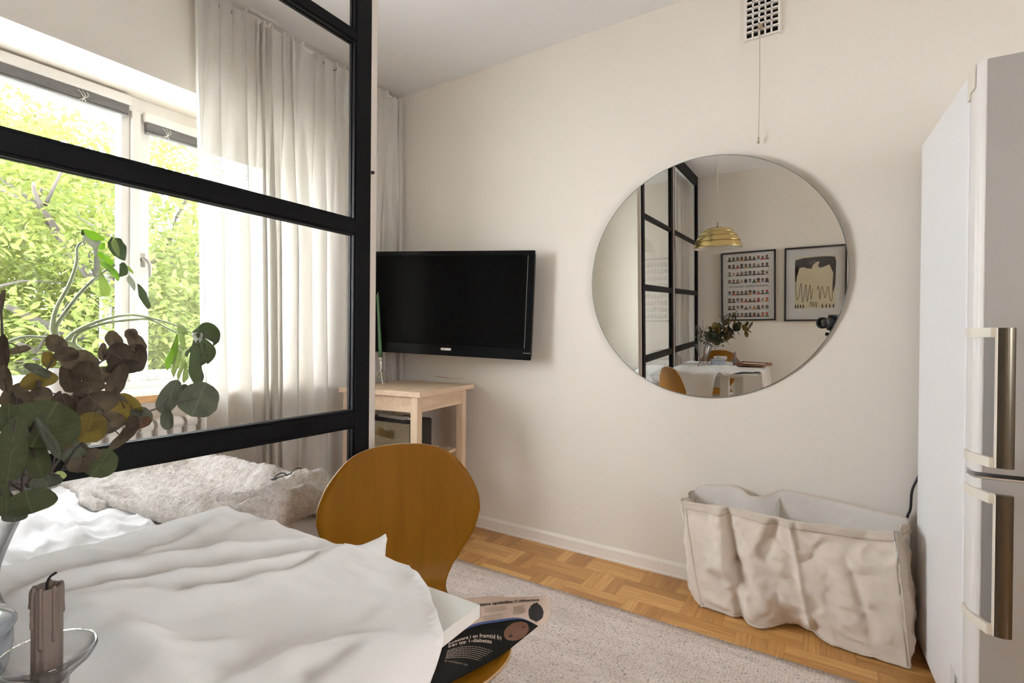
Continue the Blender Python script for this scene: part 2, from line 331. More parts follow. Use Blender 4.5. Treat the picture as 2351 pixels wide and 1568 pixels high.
g_ = N(nt_, 'ShaderNodeBsdfGlass'); g_.inputs['IOR'].default_value = 1.45; g_.inputs['Roughness'].default_value = 0.0; g_.inputs[0].default_value = (0.97, 0.96, 0.97, 1)
L(nt_, g_.outputs[0], out_.inputs[0]); M['vaseglass'] = m_
def thin_glass():
    m, nt, out = nodes('clear_table_glass')
    t = N(nt, 'ShaderNodeBsdfTransparent'); g = N(nt, 'ShaderNodeBsdfGlossy'); g.inputs['Roughness'].default_value = 0.03
    lw = N(nt, 'ShaderNodeLayerWeight'); lw.inputs[0].default_value = 0.5
    cr = N(nt, 'ShaderNodeValToRGB'); e = cr.color_ramp.elements; e[0].position = 0.35; e[0].color = (0.97, 0.965, 0.965, 1); e[1].position = 0.97; e[1].color = (0.42, 0.42, 0.43, 1); L(nt, lw.outputs['Facing'], cr.inputs[0]); L(nt, cr.outputs[0], t.inputs[0])
    pw = N(nt, 'ShaderNodeMath', operation='POWER'); pw.inputs[1].default_value = 3.0; L(nt, lw.outputs['Facing'], pw.inputs[0])
    fr = N(nt, 'ShaderNodeMath', operation='MULTIPLY_ADD'); fr.inputs[1].default_value = 0.75; fr.inputs[2].default_value = 0.06; L(nt, pw.outputs[0], fr.inputs[0])
    s = N(nt, 'ShaderNodeMixShader'); L(nt, fr.outputs[0], s.inputs[0]); L(nt, t.outputs[0], s.inputs[1]); L(nt, g.outputs[0], s.inputs[2]); L(nt, s.outputs[0], out.inputs[0]); return m
M['vaseglass'] = thin_glass()
LEAF = {
    'B': leafmat('brown_dried_leaf', (0.0640, 0.0500, 0.0355), (0.1250, 0.0920, 0.0520), 0.3, veins=True, vein=0.45, rough=0.75),
    'D': leafmat('dark_brown_dried_leaf', (0.0380, 0.0295, 0.0220), (0.0740, 0.0500, 0.0290), 0.25, veins=True, vein=0.45, rough=0.75),
    'O': leafmat('olive_dried_leaf', (0.0910, 0.0689, 0.0208), (0.2080, 0.1430, 0.0260), 0.3, veins=True, vein=0.45, rough=0.75),
    'G': leafmat('grey_green_leaf', (0.0806, 0.0858, 0.0624), (0.0910, 0.1040, 0.0585), 0.2, veins=True, vein=0.4, rough=0.75),
    'K': leafmat('deep_green_leaf', (0.0520, 0.0598, 0.0312), (0.0780, 0.0910, 0.0286), 0.2, veins=True, vein=0.4, rough=0.75),
    'R': leafmat('reddish_dried_leaf', (0.1040, 0.0585, 0.0364), (0.1560, 0.0780, 0.0390), 0.25, veins=True, vein=0.45, rough=0.75),
    'Y': leafmat('fresh_light_leaf', (0.3250, 0.3510, 0.1560), (0.3900, 0.4550, 0.1560), 0.4, veins=True, rough=0.7),
}
M['stem'] = mat('dark_twig', (0.06, 0.045, 0.04), 0.7)
M['mleaf'] = leafmat('glossy_green_leaf', (0.12, 0.19, 0.045), (0.24, 0.36, 0.02), 0.55, rough=0.3, spec=0.4)
M['mleafdark'] = leafmat('deep_glossy_green_leaf', (0.05, 0.085, 0.03), (0.08, 0.15, 0.02), 0.3, rough=0.3, spec=0.4)
M['mpale'] = leafmat('pale_green_leaf', (0.30, 0.36, 0.17), (0.30, 0.38, 0.10), 0.5, rough=0.3, spec=0.4)
M['msheen'] = leafmat('leaf_underside_painted_sheen', (0.52, 0.56, 0.48), (0.25, 0.30, 0.16), 0.25, rough=0.25, spec=0.5)  # silver tone is the leaf's glossy reflection put into the colour
M['mstem'] = mat('pale_green_stem', (0.22, 0.27, 0.13), 0.45)
M['tleaf'] = leafmat('spring_tree_leaf', (0.085, 0.108, 0.028), (0.165, 0.195, 0.040), 0.5, rough=0.7, vein=0.55)
M['bark'] = mat('dark_bark', (0.05, 0.042, 0.036), 0.9, var=0.4, vscale=6)
M['barkgrey'] = mat('pale_grey_post', (0.16, 0.155, 0.15), 0.8, var=0.15, vscale=4)
M['ground'] = mat('pale_bounce_ground', (0.44, 0.43, 0.41), 0.95, var=0.3, vscale=2)  # unseen ground, made pale to bounce daylight up to the ceiling

# ------------------------------------------------------------------ mesh helpers
class MB:
    def __init__(s): s.bm = bmesh.new()
    def face(s, pts, mi=0, smooth=False):
        vs = [s.bm.verts.new(p) for p in pts]
        f = s.bm.faces.new(vs); f.material_index = mi; f.smooth = smooth
        return f
    def box(s, a, b, mi=0, bevel=0.0, M4=None):
        (x0, y0, z0), (x1, y1, z1) = a, b
        x0, x1 = sorted((x0, x1)); y0, y1 = sorted((y0, y1)); z0, z1 = sorted((z0, z1))
        P = [(x0, y0, z0), (x1, y0, z0), (x1, y1, z0), (x0, y1, z0), (x0, y0, z1), (x1, y0, z1), (x1, y1, z1), (x0, y1, z1)]
        if M4: P = [M4 @ Vector(p) for p in P]
        vs = [s.bm.verts.new(p) for p in P]
        fs = [s.bm.faces.new([vs[i] for i in q]) for q in ((0, 3, 2, 1), (4, 5, 6, 7), (0, 1, 5, 4), (1, 2, 6, 5), (2, 3, 7, 6), (3, 0, 4, 7))]
        for f in fs: f.material_index = mi
        if bevel > 0:
            es = list({e for f in fs for e in f.edges})
            r = bmesh.ops.bevel(s.bm, geom=es, offset=bevel, segments=2, profile=0.5, affect='EDGES')
            for f in r['faces']: f.material_index = mi
        return fs
    def tube(s, pts, r, n=8, mi=0, cap=True, closed=False):
        pts = [Vector(p) for p in pts]; k = len(pts)
        rs = r if isinstance(r, (list, tuple)) else [r] * k
        rings = []; prev = None
        for i, p in enumerate(pts):
            if closed: t = (pts[(i + 1) % k] - pts[i - 1])
            else: t = pts[min(i + 1, k - 1)] - pts[max(i - 1, 0)]
            t.normalize()
            if prev is None:
                a = Vector((0, 0, 1)) if abs(t.z) < 0.9 else Vector((1, 0, 0))
                u = t.cross(a).normalized()
            else:
                u = (prev - t * prev.dot(t)).normalized()
            prev = u; w = t.cross(u)
            rings.append([s.bm.verts.new(p + (u * math.cos(2 * PI * j / n) + w * math.sin(2 * PI * j / n)) * rs[i]) for j in range(n)])
        m = k if closed else k - 1
        for i in range(m):
            A, B = rings[i], rings[(i + 1) % k]
            for j in range(n):
                f = s.bm.faces.new((A[j], A[(j + 1) % n], B[(j + 1) % n], B[j])); f.smooth = True; f.material_index = mi
        if cap and not closed:
            f = s.bm.faces.new(list(reversed(rings[0]))); f.material_index = mi
            f = s.bm.faces.new(rings[-1]); f.material_index = mi
    def lathe(s, prof, c=(0, 0, 0), n=48, mi=0, axis=None, rfun=None):
        rings = []
        for (r, z) in prof:
            ring = []
            for j in range(n):
                a = 2 * PI * j / n
                rr = max(r, 1e-5) * (rfun(a, z) if rfun else 1)
                p = Vector((rr * math.cos(a), rr * math.sin(a), z))
                if axis: p = axis @ p
                ring.append(s.bm.verts.new(p + Vector(c)))
            rings.append(ring)
        for A, B in zip(rings, rings[1:]):
            for j in range(n):
                f = s.bm.faces.new((A[j], A[(j + 1) % n], B[(j + 1) % n], B[j])); f.smooth = True; f.material_index = mi
        bmesh.ops.remove_doubles(s.bm, verts=rings[0] + rings[-1], dist=1e-4)
    def grid(s, nu, nv, fn, mi=0, closeu=False):
        V = [[s.bm.verts.new(fn(i / nu, j / nv)) for i in range(nu if closeu else nu + 1)] for j in range(nv + 1)]
        w = nu
        for j in range(nv):
            for i in range(w):
                i2 = (i + 1) % nu if closeu else i + 1
                f = s.bm.faces.new((V[j][i], V[j][i2], V[j + 1][i2], V[j + 1][i])); f.smooth = True; f.material_index = mi
        return V
    def prism(s, poly, z0, z1, fn=None, mi=0, mside=None):
        # poly in 2D, fn maps (a,b,c)->Vector
        fn = fn or (lambda a, b, c: Vector((a, b, c)))
        A = [s.bm.verts.new(fn(a, b, z0)) for a, b in poly]; B = [s.bm.verts.new(fn(a, b, z1)) for a, b in poly]
        n = len(poly)
        f = s.bm.faces.new(list(reversed(A))); f.material_index = mi
        f = s.bm.faces.new(B); f.material_index = mi
        for i in range(n):
            f = s.bm.faces.new((A[i], A[(i + 1) % n], B[(i + 1) % n], B[i])); f.material_index = mi if mside is None else mside
    def build(s, name, mats, parent=None, local=False, smooth_angle=None, recalc=True):
        if recalc: bmesh.ops.recalc_face_normals(s.bm, faces=s.bm.faces)
        me = bpy.data.meshes.new(name)
        mats = mats if isinstance(mats, (list, tuple)) else [mats]
        base = None
        if parent is not None:
            base = root_of(parent)
            if not local:
                inv = base.matrix_basis.inverted()
                bmesh.ops.transform(s.bm, matrix=inv, verts=s.bm.verts)
        s.bm.to_mesh(me); s.bm.free()
        for m in mats: me.materials.append(m)
        o = bpy.data.objects.new(name, me); COL.objects.link(o)
        if parent is not None: o.parent = parent
        return o

def root_of(o):
    while o.parent is not None: o = o.parent
    return o

def tag(o, label, cat, group=None, kind=None):
    o['label'] = label; o['category'] = cat
    if group: o['group'] = group
    if kind: o['kind'] = kind
    return o

def thing(name, label, cat, loc=(0, 0, 0), rotz=0.0, group=None, rot=None):
    o = bpy.data.objects.new(name, None); COL.objects.link(o); o.empty_display_size = 0.05
    R = (rot.to_4x4() if rot else Matrix.Rotation(rotz, 4, 'Z'))
    o.matrix_basis = Matrix.Translation(loc) @ R
    return tag(o, label, cat, group)

def struct(name, mb, m):
    o = mb.build(name, m); o['kind'] = 'structure'; return o

def solidify(o, t, offset=0.0):
    md = o.modifiers.new('thickness', 'SOLIDIFY'); md.thickness = t; md.offset = offset; return o
def subsurf(o, n=1):
    md = o.modifiers.new('smooth', 'SUBSURF'); md.levels = n; md.render_levels = n; return o

def smooth_pts(pts, n=6):
    """Catmull-Rom through points"""
    pts = [Vector(p) for p in pts]; out = []
    for i in range(len(pts) - 1):
        p0 = pts[max(i - 1, 0)]; p1 = pts[i]; p2 = pts[i + 1]; p3 = pts[min(i + 2, len(pts) - 1)]
        for k in range(n):
            t = k / n
            out.append(0.5 * ((2 * p1) + (p2 - p0) * t + (2 * p0 - 5 * p1 + 4 * p2 - p3) * t * t + (3 * p1 - p0 - 3 * p2 + p3) * t ** 3))
    out.append(pts[-1]); return out

def lerp_tab(tab, x):
    if x <= tab[0][0]: return tab[0][1]
    for (a, va), (b, vb) in zip(tab, tab[1:]):
        if x <= b: return va + (vb - va) * (x - a) / (b - a)
    return tab[-1][1]

def text_mesh(s, size, shear=0.0, bold=0.0):
    cu = bpy.data.curves.new('txt', 'FONT'); cu.body = s; cu.size = size; cu.shear = shear; cu.offset = bold
    cu.resolution_u = 3; cu.dimensions = '2D'; cu.fill_mode = 'FRONT'
    ob = bpy.data.objects.new('txt', cu); COL.objects.link(ob)
    dg = bpy.context.evaluated_depsgraph_get(); ev = ob.evaluated_get(dg); me = ev.to_mesh()
    vs = [(v.co.x, v.co.y) for v in me.vertices]; fs = [list(p.vertices) for p in me.polygons]
    ev.to_mesh_clear(); bpy.data.objects.remove(ob); bpy.data.curves.remove(cu)
    return vs, fs

def add_text(mb, s, size, fn, mi=0, width=None, shear=0.0, bold=0.0, height=None):
    vs, fs = text_mesh(s, size, shear, bold)
    if not vs: return
    xm = max(v[0] for v in vs); x0 = min(v[0] for v in vs); ym = max(v[1] for v in vs)
    k = (width / (xm - x0)) if width else 1.0
    ky = (height / ym) if height else k
    V = [mb.bm.verts.new(fn((x - x0) * k, y * ky)) for x, y in vs]
    for f in fs:
        try:
            g = mb.bm.faces.new([V[i] for i in f]); g.material_index = mi
        except ValueError: pass

# ------------------------------------------------------------------ camera (solved from the photograph's vanishing points)
F_PX, YAW, PIT, ROL = 1145.8, 0.56054, -0.0056826, 0.0089114
CAM = Vector((0, 0, 1.12))
_r = Vector((math.cos(YAW), math.sin(YAW), 0)); _f = Vector((-math.sin(YAW), math.cos(YAW), 0)); _u = Vector((0, 0, 1))
_f2 = _f * math.cos(PIT) + _u * math.sin(PIT); _u2 = _u * math.cos(PIT) - _f * math.sin(PIT)
_r3 = _r * math.cos(ROL) + _u2 * math.sin(ROL); _u3 = _u2 * math.cos(ROL) - _r * math.sin(ROL)
cd = bpy.data.cameras.new('camera'); cam = bpy.data.objects.new('camera', cd); COL.objects.link(cam)
cd.sensor_fit = 'HORIZONTAL'; cd.sensor_width = 36.0; cd.lens = F_PX / 2351 * 36; cd.clip_start = 0.02; cd.clip_end = 200
mw = Matrix.Identity(4)
for i in range(3):
    mw[i][0] = _r3[i]; mw[i][1] = _u3[i]; mw[i][2] = -_f2[i]; mw[i][3] = CAM[i]
cam.matrix_world = mw
scn.camera = cam
def ray(x, y): return _r3 * ((x - 1175.5) / F_PX) + _u3 * ((784 - y) / F_PX) + _f2
def onX(x, y, X): d = ray(x, y); return CAM + d * (X / d.x)
def onY(x, y, Y): d = ray(x, y); return CAM + d * (Y / d.y)
def onZ(x, y, Z): d = ray(x, y); return CAM + d * ((Z - CAM.z) / d.z)

# ------------------------------------------------------------------ room shell
YB, YR, XL, XR, ZC = 2.417, -1.08, -2.465, 2.9, 2.717
WX = -2.75                      # inner face of the window
WY0, WY1, WZ0, WZ1 = -0.30, 1.80, 0.87, 2.235
mb = MB(); mb.box((XL - 0.4, YR - 0.1, -0.1), (XR + 0.1, YB + 0.1, 0)); struct('floor', mb, M['floor'])
mb = MB(); mb.box((XL - 0.4, YR - 0.1, ZC), (XR + 0.1, YB + 0.1, ZC + 0.12)); struct('ceiling', mb, M['ceil'])
mb = MB(); mb.box((XL - 0.4, YB, 0), (XR + 0.1, YB + 0.1, ZC)); struct('wall_back', mb, M['wall'])
mb = MB(); mb.box((XL - 0.4, YR - 0.1, 0), (XR + 0.1, YR, ZC)); struct('wall_front', mb, M['wall'])
KY0, KY1, KZ0, KZ1 = -0.62, 0.40, 1.0, 2.2      # unseen window added in the right hand wall for fill daylight
mb = MB(); mb.box((XR, YR, 0), (XR + 0.1, YB, KZ0)); mb.box((XR, YR, KZ1), (XR + 0.1, YB, ZC)); mb.box((XR, YR, KZ0), (XR + 0.1, KY0, KZ1)); mb.box((XR, KY1, KZ0), (XR + 0.1, YB, KZ1)); struct('wall_right', mb, M['wall'])
mb = MB()
mb.box((XL - 0.4, YR, 0), (XL, YB, WZ0)); mb.box((XL - 0.4, YR, WZ1), (XL, YB, ZC))
mb.box((XL - 0.4, YR, WZ0), (XL, WY0, WZ1)); mb.box((XL - 0.4, WY1, WZ0), (XL, YB, WZ1))
struct('wall_left', mb, M['wall'])
# baseboards with a stepped profile
mb = MB(); mb.prism([(0, 0), (0.016, 0), (0.016, 0.008), (0.012, 0.012), (0.012, 0.055), (0.006, 0.068), (0, 0.068)], XL, XR, lambda a, b, c: Vector((c, YB - a, b)))
o = struct('baseboard_back', mb, M['trim'])
mb = MB(); mb.box((XL, YR, 0), (XR, YR + 0.012, 0.066)); struct('baseboard_front', mb, M['trim'])
mb = MB(); mb.box((XR - 0.012, YR + 0.012, 0), (XR, YB - 0.017, 0.066)); struct('baseboard_right', mb, M['trim'])
# faint brown scuff on the wall above the cart
mb = MB()
for (x0, y0, x1, y1, w) in ((1002, 864, 1030, 868, 2.2), (1030, 868, 1065, 869, 1.1), (1001, 859, 1003, 865, 2.0)):
    a, b = onY(x0, y0, YB - 0.0008), onY(x1, y1, YB - 0.0008); h = w * 0.0023
    mb.face([a + Vector((0, 0, -h / 2)), b + Vector((0, 0, -h / 2)), b + Vector((0, 0, h / 2)), a + Vector((0, 0, h / 2))])
o = mb.build('wall_scuff', mat('brown_scuff', (0.47, 0.34, 0.24), 0.8)); o['kind'] = 'structure'

# ------------------------------------------------------------------ window
mb = MB()
XF0, XF1 = WX - 0.10, WX
def fr(y0, y1, z0, z1, x0=XF0, x1=XF1, bev=0.004): mb.box((x0, y0, z0), (x1, y1, z1), bevel=bev)
fr(WY0, WY1, WZ0, 0.905); fr(WY0, WY1, 2.165, WZ1); fr(WY0, WY0 + 0.06, 0.905, 2.165); fr(WY1 - 0.05, WY1, 0.905, 2.165)
fr(1.025, 1.062, 0.905, 2.165, x1=XF1 + 0.012)
win = mb.build('window_1', M['winwhite']); win['kind'] = 'structure'
def sash(y0, y1, z0, z1, sw, top, bot):
    global mb
    mb = MB()
    fr(y0, y0 + sw, z0, z1, WX - 0.075, WX - 0.008); fr(y1 - sw, y1, z0, z1, WX - 0.075, WX - 0.008)
    fr(y0 + sw, y1 - sw, z0, z0 + bot, WX - 0.075, WX - 0.008); fr(y0 + sw, y1 - sw, z1 - top, z1, WX - 0.075, WX - 0.008)
    s = mb.build('sash', M['winwhite'], win)
    g = MB(); g.box((WX - 0.045, y0 + sw, z0 + bot), (WX - 0.041, y1 - sw, z1 - top)); g.build('pane', M['glass'], s)
    return s
sash(WY0 + 0.06, 1.025, 0.905, 2.165, 0.034, 0.03, 0.045)
sr = sash(1.062, WY1 - 0.05, 0.905, 2.165, 0.042, 0.06, 0.045)
# frame and panes of the added fill window
mb = MB()
for (ya, yb, za, zb) in ((KY0, KY1, KZ0, KZ0 + 0.06), (KY0, KY1, KZ1 - 0.06, KZ1), (KY0, KY0 + 0.06, KZ0 + 0.06, KZ1 - 0.06), (KY1 - 0.06, KY1, KZ0 + 0.06, KZ1 - 0.06), (-0.14, -0.08, KZ0 + 0.06, KZ1 - 0.06)): mb.box((XR + 0.02, ya, za), (XR + 0.08, yb, zb), bevel=0.003)
wk = mb.build('added_fill_window', M['winwhite']); wk['kind'] = 'structure'
for ya, yb in ((KY0 + 0.06, -0.14), (-0.08, KY1 - 0.06)):
    mb = MB(); mb.box((XR + 0.045, ya, KZ0 + 0.06), (XR + 0.049, yb, KZ1 - 0.06)); mb.build('pane', M['glass'], wk)
# handle on the right sash
mb = MB(); p = onX(324, 598, WX - 0.006)
mb.box(p + Vector((-0.002, -0.016, -0.03)), p + Vector((0.004, 0.016, 0.035)), bevel=0.002)
mb.tube([p + Vector((0.0, 0, 0.005)), p + Vector((0.03, 0, 0.005))], 0.007)
mb.tube([p + Vector((0.03, -0.006, 0.009)), p + Vector((0.032, 0.012, 0.0)), p + Vector((0.032, 0.022, -0.02)), p + Vector((0.030, 0.026, -0.075))], [0.006, 0.008, 0.008, 0.006])
h = mb.build('window_handle', M['handlew'], win); h['label'] = 'steel lever handle'
mb = MB(); p = onX(362, 866, WX - 0.004); mb.lathe([(0, 0.02), (0.008, 0.018), (0.01, 0.01), (0.005, 0.0)], p, 12, axis=Matrix.Rotation(PI / 2, 3, 'Y')); mb.build('sash_knob', M['winwhite'], win)
# sill: white ledge with an oak front edge
mb = MB(); mb.box((WX, WY0 + 0.002, 0.835), (XL + 0.01, WY1 - 0.002, 0.872), bevel=0.003)
sill = mb.build('window_sill', M['winwhite'], win)
mb = MB(); mb.box((XL + 0.01, WY0 - 0.04, 0.836), (XL + 0.05, WY1 + 0.04, 0.868), bevel=0.004); e = mb.build('sill_edge', M['oaksill'], win); e['label'] = 'oiled oak front edge of the sill'
# raised blinds
def blind(y0, y1, z1, label):
    t = thing('venetian_blind', label, 'window blind', (WX, (y0 + y1) / 2, z1), group='raised venetian blinds at the window')
    b = MB(); b.box((WX - 0.006, y0, z1 - 0.045), (WX + 0.03, y1, z1), bevel=0.006); b.build('headrail', M['winwhite'], t)
    b = MB()
    for k in range(9): b.box((WX - 0.004, y0 + 0.01, z1 - 0.051 - k * 0.0042), (WX + 0.022, y1 - 0.01, z1 - 0.0482 - k * 0.0042))
    b.build('slat_stack', M['blind'], t)
    b = MB(); b.box((WX - 0.004, y0 + 0.01, z1 - 0.098), (WX + 0.022, y1 - 0.01, z1 - 0.089), bevel=0.002); b.build('bottom_rail', M['blind'], t)
    for k in (0.14, 0.86):
        b = MB(); y = y0 + (y1 - y0) * k
        for q in range(3): b.tube(smooth_pts([(WX + 0.024, y - 0.02 + q * 0.015, z1 - 0.05), (WX + 0.028, y - 0.005 + q * 0.01, z1 - 0.07), (WX + 0.025, y + 0.008 - q * 0.012, z1 - 0.095)], 3), 0.0016, 5)
        b.build('lift_cord', M['cord'], t)
blind(WY0 + 0.05, 1.02, 2.225, 'raised grey venetian blind above the wide left window pane')
blind(1.07, WY1 - 0.05, 2.175, 'raised grey venetian blind above the narrow right window pane beside the curtain')

# ------------------------------------------------------------------ radiator
def radiator():
    t = thing('radiator', 'white ribbed column radiator on the wall below the window', 'radiator', (-2.42, 0.6, 0.1))
    y = 0.15
    while y < 1.50:
        b = MB()
        for dx in (0.018, 0.048):
            b.tube([(XL + dx, y, 0.16), (XL + dx, y, 0.72)], 0.011, 8)
        b.grid(14, 5, lambda u, v: Vector((XL + 0.033 + 0.029 * math.cos(2 * PI * u), y - 0.022 + 0.044 * v, 0.735 + 0.034 * math.sin(2 * PI * u) * (0.7 + 0.3 * math.sin(PI * v)))), closeu=True)
        b.grid(14, 5, lambda u, v: Vector((XL + 0.033 + 0.029 * math.cos(2 * PI * u), y - 0.022 + 0.044 * v, 0.14 + 0.034 * math.sin(2 * PI * u))), closeu=True)
        b.box((XL + 0.006, y - 0.018, 0.16), (XL + 0.06, y + 0.018, 0.72), bevel=0.008)
        b.build('radiator_column', M['radiator'], t)
        y += 0.058
    b = MB(); b.tube([(XL + 0.05, 0.12, 0.14), (XL + 0.05, 0.06, 0.14), (XL + 0.05, 0.06, 0.0)], 0.009); b.build('supply_pipe', M['radiator'], t)
radiator()

# ------------------------------------------------------------------ curtains
def folds(seed, n, lo, hi):
    rnd = random.Random(seed); ph = [0.0]
    for i in range(n): ph.append(ph[-1] + rnd.uniform(lo, hi))
    ph = [p / ph[-1] for p in ph]; am = [rnd.uniform(0.45, 1.25) for _ in range(n + 1)]; sk = [rnd.uniform(-0.6, 0.6) for _ in range(n + 1)]
    def f(u):
        for i in range(n):
            if u <= ph[i + 1] or i == n - 1:
                q = (u - ph[i]) / (ph[i + 1] - ph[i]); q = min(1, max(0, q)); q2 = q + 0.22 * sk[i] * math.sin(PI * q)
                return (am[i] * (1 - q) + am[i + 1] * q), 2 * PI * q2, i, q
    return f
def curtain(name, label, X, y0t, y1t, y0b, y1b, ztop, zbot, npl, seed, amp=0.032, dips=(), group=None):
    t = thing(name, label, 'curtain', (X, (y0t + y1t) / 2, ztop), group=group)
    fa, fb = folds(seed, int(npl * 1.5), 0.5, 1.7), folds(seed + 9, npl, 0.35, 2.0)
    rnd = random.Random(seed + 1); sag = [rnd.uniform(0, 0.016) for _ in range(int(npl * 1.5) + 1)]
    def fn(u, v):
        A, pa, i, q = fa(u); B, pb, _, _ = fb(u)
        k = max(0, min(1, (v - 0.02) / 0.42)); k = k * k * (3 - 2 * k)
        sa, sb = math.sin(pa), math.sin(pb)
        sa = math.copysign(abs(sa) ** 0.7, sa)
        x = X + (1 - k) * amp * 0.72 * A * sa + k * amp * 1.15 * B * math.copysign(abs(sb) ** 0.85, sb)
        x += 0.016 * noise.noise((u * 8, v * 3.0, seed)) * (0.25 + v) + 0.005 * noise.noise((u * 40, v * 6, seed))
        y = (y0t + (y1t - y0t) * u) * (1 - v) + (y0b + (y1b - y0b) * u) * v
        y += (1 - k) * 0.011 * math.cos(pa) + k * 0.017 * math.cos(pb) + 0.022 * noise.noise((u * 6, v * 2.2, seed + 5)) * min(1, v * 3)
        top = max(0.0, 1 - v * 14)
        d = sum(h * math.exp(-((u - c) / w) ** 2) for c, w, h in dips)
        z = ztop + (zbot - ztop) * v - (sag[i] * (1 - q) + sag[i + 1] * q) * top + 0.014 * abs(sa) * top - d * max(0, 1 - v * 5)
        x += d * 0.5 * max(0, 1 - v * 8) * math.sin(pa + 1)
        z += 0.006 * noise.noise((u * 40, v * 3, 2)) * top
        return Vector((x, y, z))
    b = MB(); b.grid(npl * 26, 90, fn); c = b.build('curtain_fabric', M['curtain'], t, recalc=False)
    b = MB(); b.grid(npl * 26, 5, lambda u, v: fn(u, v * 0.040) + Vector((0.0028, 0, 0))); b.build('header_tape', M['curtain'], t, recalc=False)
    return t, fn
ct, cfn = curtain('linen_curtain', 'off-white linen curtain with deep folds at the right of the window', -2.365, 1.105, 2.385, 1.15, 2.39, 2.668, 0.012, 15, 3, amp=0.030, dips=((0.60, 0.018, 0.035), (0.73, 0.030, 0.05), (0.84, 0.012, 0.06), (0.90, 0.03, 0.03), (0.47, 0.02, 0.03)))
for k in range(18):
    u = (k + 0.5) / 18; p = cfn(u, 0.004)
    b = MB(); b.tube([(-2.408, p.y, 2.654), (-2.400, p.y, 2.63), (p.x - 0.004, p.y, 2.622), (p.x - 0.003, p.y, 2.635)], 0.0035, 5); b.build('hook', M['hook'], ct)
t = thing('curtain_rail', 'slim white curtain rail running along the top of the window wall', 'curtain rail', (-2.40, 0.7, 2.68))
b = MB(); b.box((-2.428, -0.9, 2.655), (-2.402, 2.40, 2.69), bevel=0.003); b.build('rail_track', M['rail'], t)
for y in (-0.4, 0.6, 1.5, 2.3):
    b = MB(); b.box((-2.422, y - 0.012, 2.6905), (-2.408, y + 0.012, ZC)); b.build('bracket', M['rail'], t)
curtain('linen_curtain', 'off-white curtain behind the rear glass panel, seen only in the round mirror', -1.233, -1.03, -0.42, -1.02, -0.30, 2.64, 0.03, 9, 11, amp=0.014)
t = thing('curtain_rail', 'short curtain rail above the rear glass panel, seen in the round mirror', 'curtain rail', (-1.233, -0.6, 2.68))
b = MB(); b.box((-1.245, -1.05, 2.69), (-1.222, 0.05, 2.70), bevel=0.003); b.build('rail_track', M['rail'], t)
b = MB(); b.box((-1.238, -0.9, 2.7005), (-1.229, -0.88, ZC)); b.build('bracket', M['rail'], t)

# ------------------------------------------------------------------ glass partition
PX = -1.165
def panel(y0, y1, label, postw=0.055, jamb=False):
    t = thing('glass_partition_panel', label, 'glass partition', (PX, (y0 + y1) / 2, 0))
    x0, x1 = PX - 0.015, PX + 0.015
    def bar(name, ya, yb, za, zb):
        b = MB(); b.box((x0, ya, za), (x1, yb, zb), bevel=0.0022); o = b.build(name, M['black'], t); return o
    bar('post', y0, y0 + postw, 0.012, ZC - 0.001); bar('post', y1 - postw, y1, 0.012, ZC - 0.001)
    rails = [(0.012, 0.10), (0.305, 0.35), (0.8615, 0.9055), (1.4195, 1.4580), (1.973, 1.999), (2.62, ZC - 0.001)]
    for a, c in rails: bar('rail', y0 + postw, y1 - postw, a, c)
    for (a, c), (d, e) in zip(rails, rails[1:]):
        b = MB(); b.box((PX - 0.002, y0 + postw, c), (PX + 0.002, y1 - postw, d)); o = b.build('pane', M['glass'], t)
        b = MB(); w = 0.005
        for s in (-1, 1):
            xa, xb = PX + s * 0.0025, PX + s * 0.012
            b.box((xa, y0 + postw, c), (xb, y0 + postw + w, d)); b.box((xa, y1 - postw - w, c), (xb, y1 - postw, d))
            b.box((xa, y0 + postw + w, c), (xb, y1 - postw - w, c + w)); b.box((xa, y0 + postw + w, d - w), (xb, y1 - postw - w, d))
        b.build('glazing_bead', M['black'], t)
    if jamb:
        b = MB(); b.box((x0 - 0.002, y1, 0.012), (x1 - 0.012, y1 + 0.034, ZC - 0.001), bevel=0.003); j = b.build('end_strip', M['jamb'], t); j['label'] = 'pale whitewashed wooden end strip'
        b = MB(); b.tube([(PX + 0.012, y1 + 0.012, 1.615), (PX + 0.007, y1 + 0.012, 1.615)], 0.005, 8); b.build('bolt', M['speck'], t)
panel(0.085, 1.035, 'black framed glass partition panel ending at the open passage, in front of the window', jamb=True)
panel(-1.078, 0.055, 'black framed glass partition panel standing against the rear wall, seen in the round mirror')
t = thing('cover_strip', 'narrow pale strip between the two black glass panels, seen in the round mirror', 'trim strip', (PX, 0.07, 0))
b = MB(); b.box((PX - 0.018, 0.056, 0.012), (PX + 0.022, 0.084, ZC - 0.001), bevel=0.002); b.build('strip', M['jamb'], t)

# ------------------------------------------------------------------ round mirror
TAU, MYAW = 0.03, 0.009
mn = Vector((math.sin(MYAW) * math.cos(TAU), -math.cos(TAU) * math.cos(MYAW), -math.sin(TAU)))
mx_ = Vector((math.cos(MYAW), math.sin(MYAW), 0)); mz_ = mx_.cross(mn) * -1
mz_ = mn.cross(mx_) if mn.cross(mx_).z > 0 else mx_.cross(mn)
MC = Vector((-0.470, 2.394, 1.405)); MR = 0.549
mrot = Matrix((mx_, -mn, mz_)).transposed()
t = thing('round_mirror', 'large frameless round mirror tilted slightly forward on the cream wall', 'mirror', MC, rot=mrot)
b = MB(); b.lathe([(0.0001, 0), (MR - 0.004, 0)], (0, 0, 0), 160, axis=Matrix.Rotation(PI / 2, 3, 'X')); o = b.build('mirror_glass', M['mirror'], t, local=True)
b = MB(); b.lathe([(MR - 0.004, 0.0), (MR, 0.0012), (MR, 0.005), (0.0001, 0.005)], (0, 0, 0), 160, axis=Matrix.Rotation(-PI / 2, 3, 'X')); b.build('backing_edge', M['mirroredge'], t, local=True)

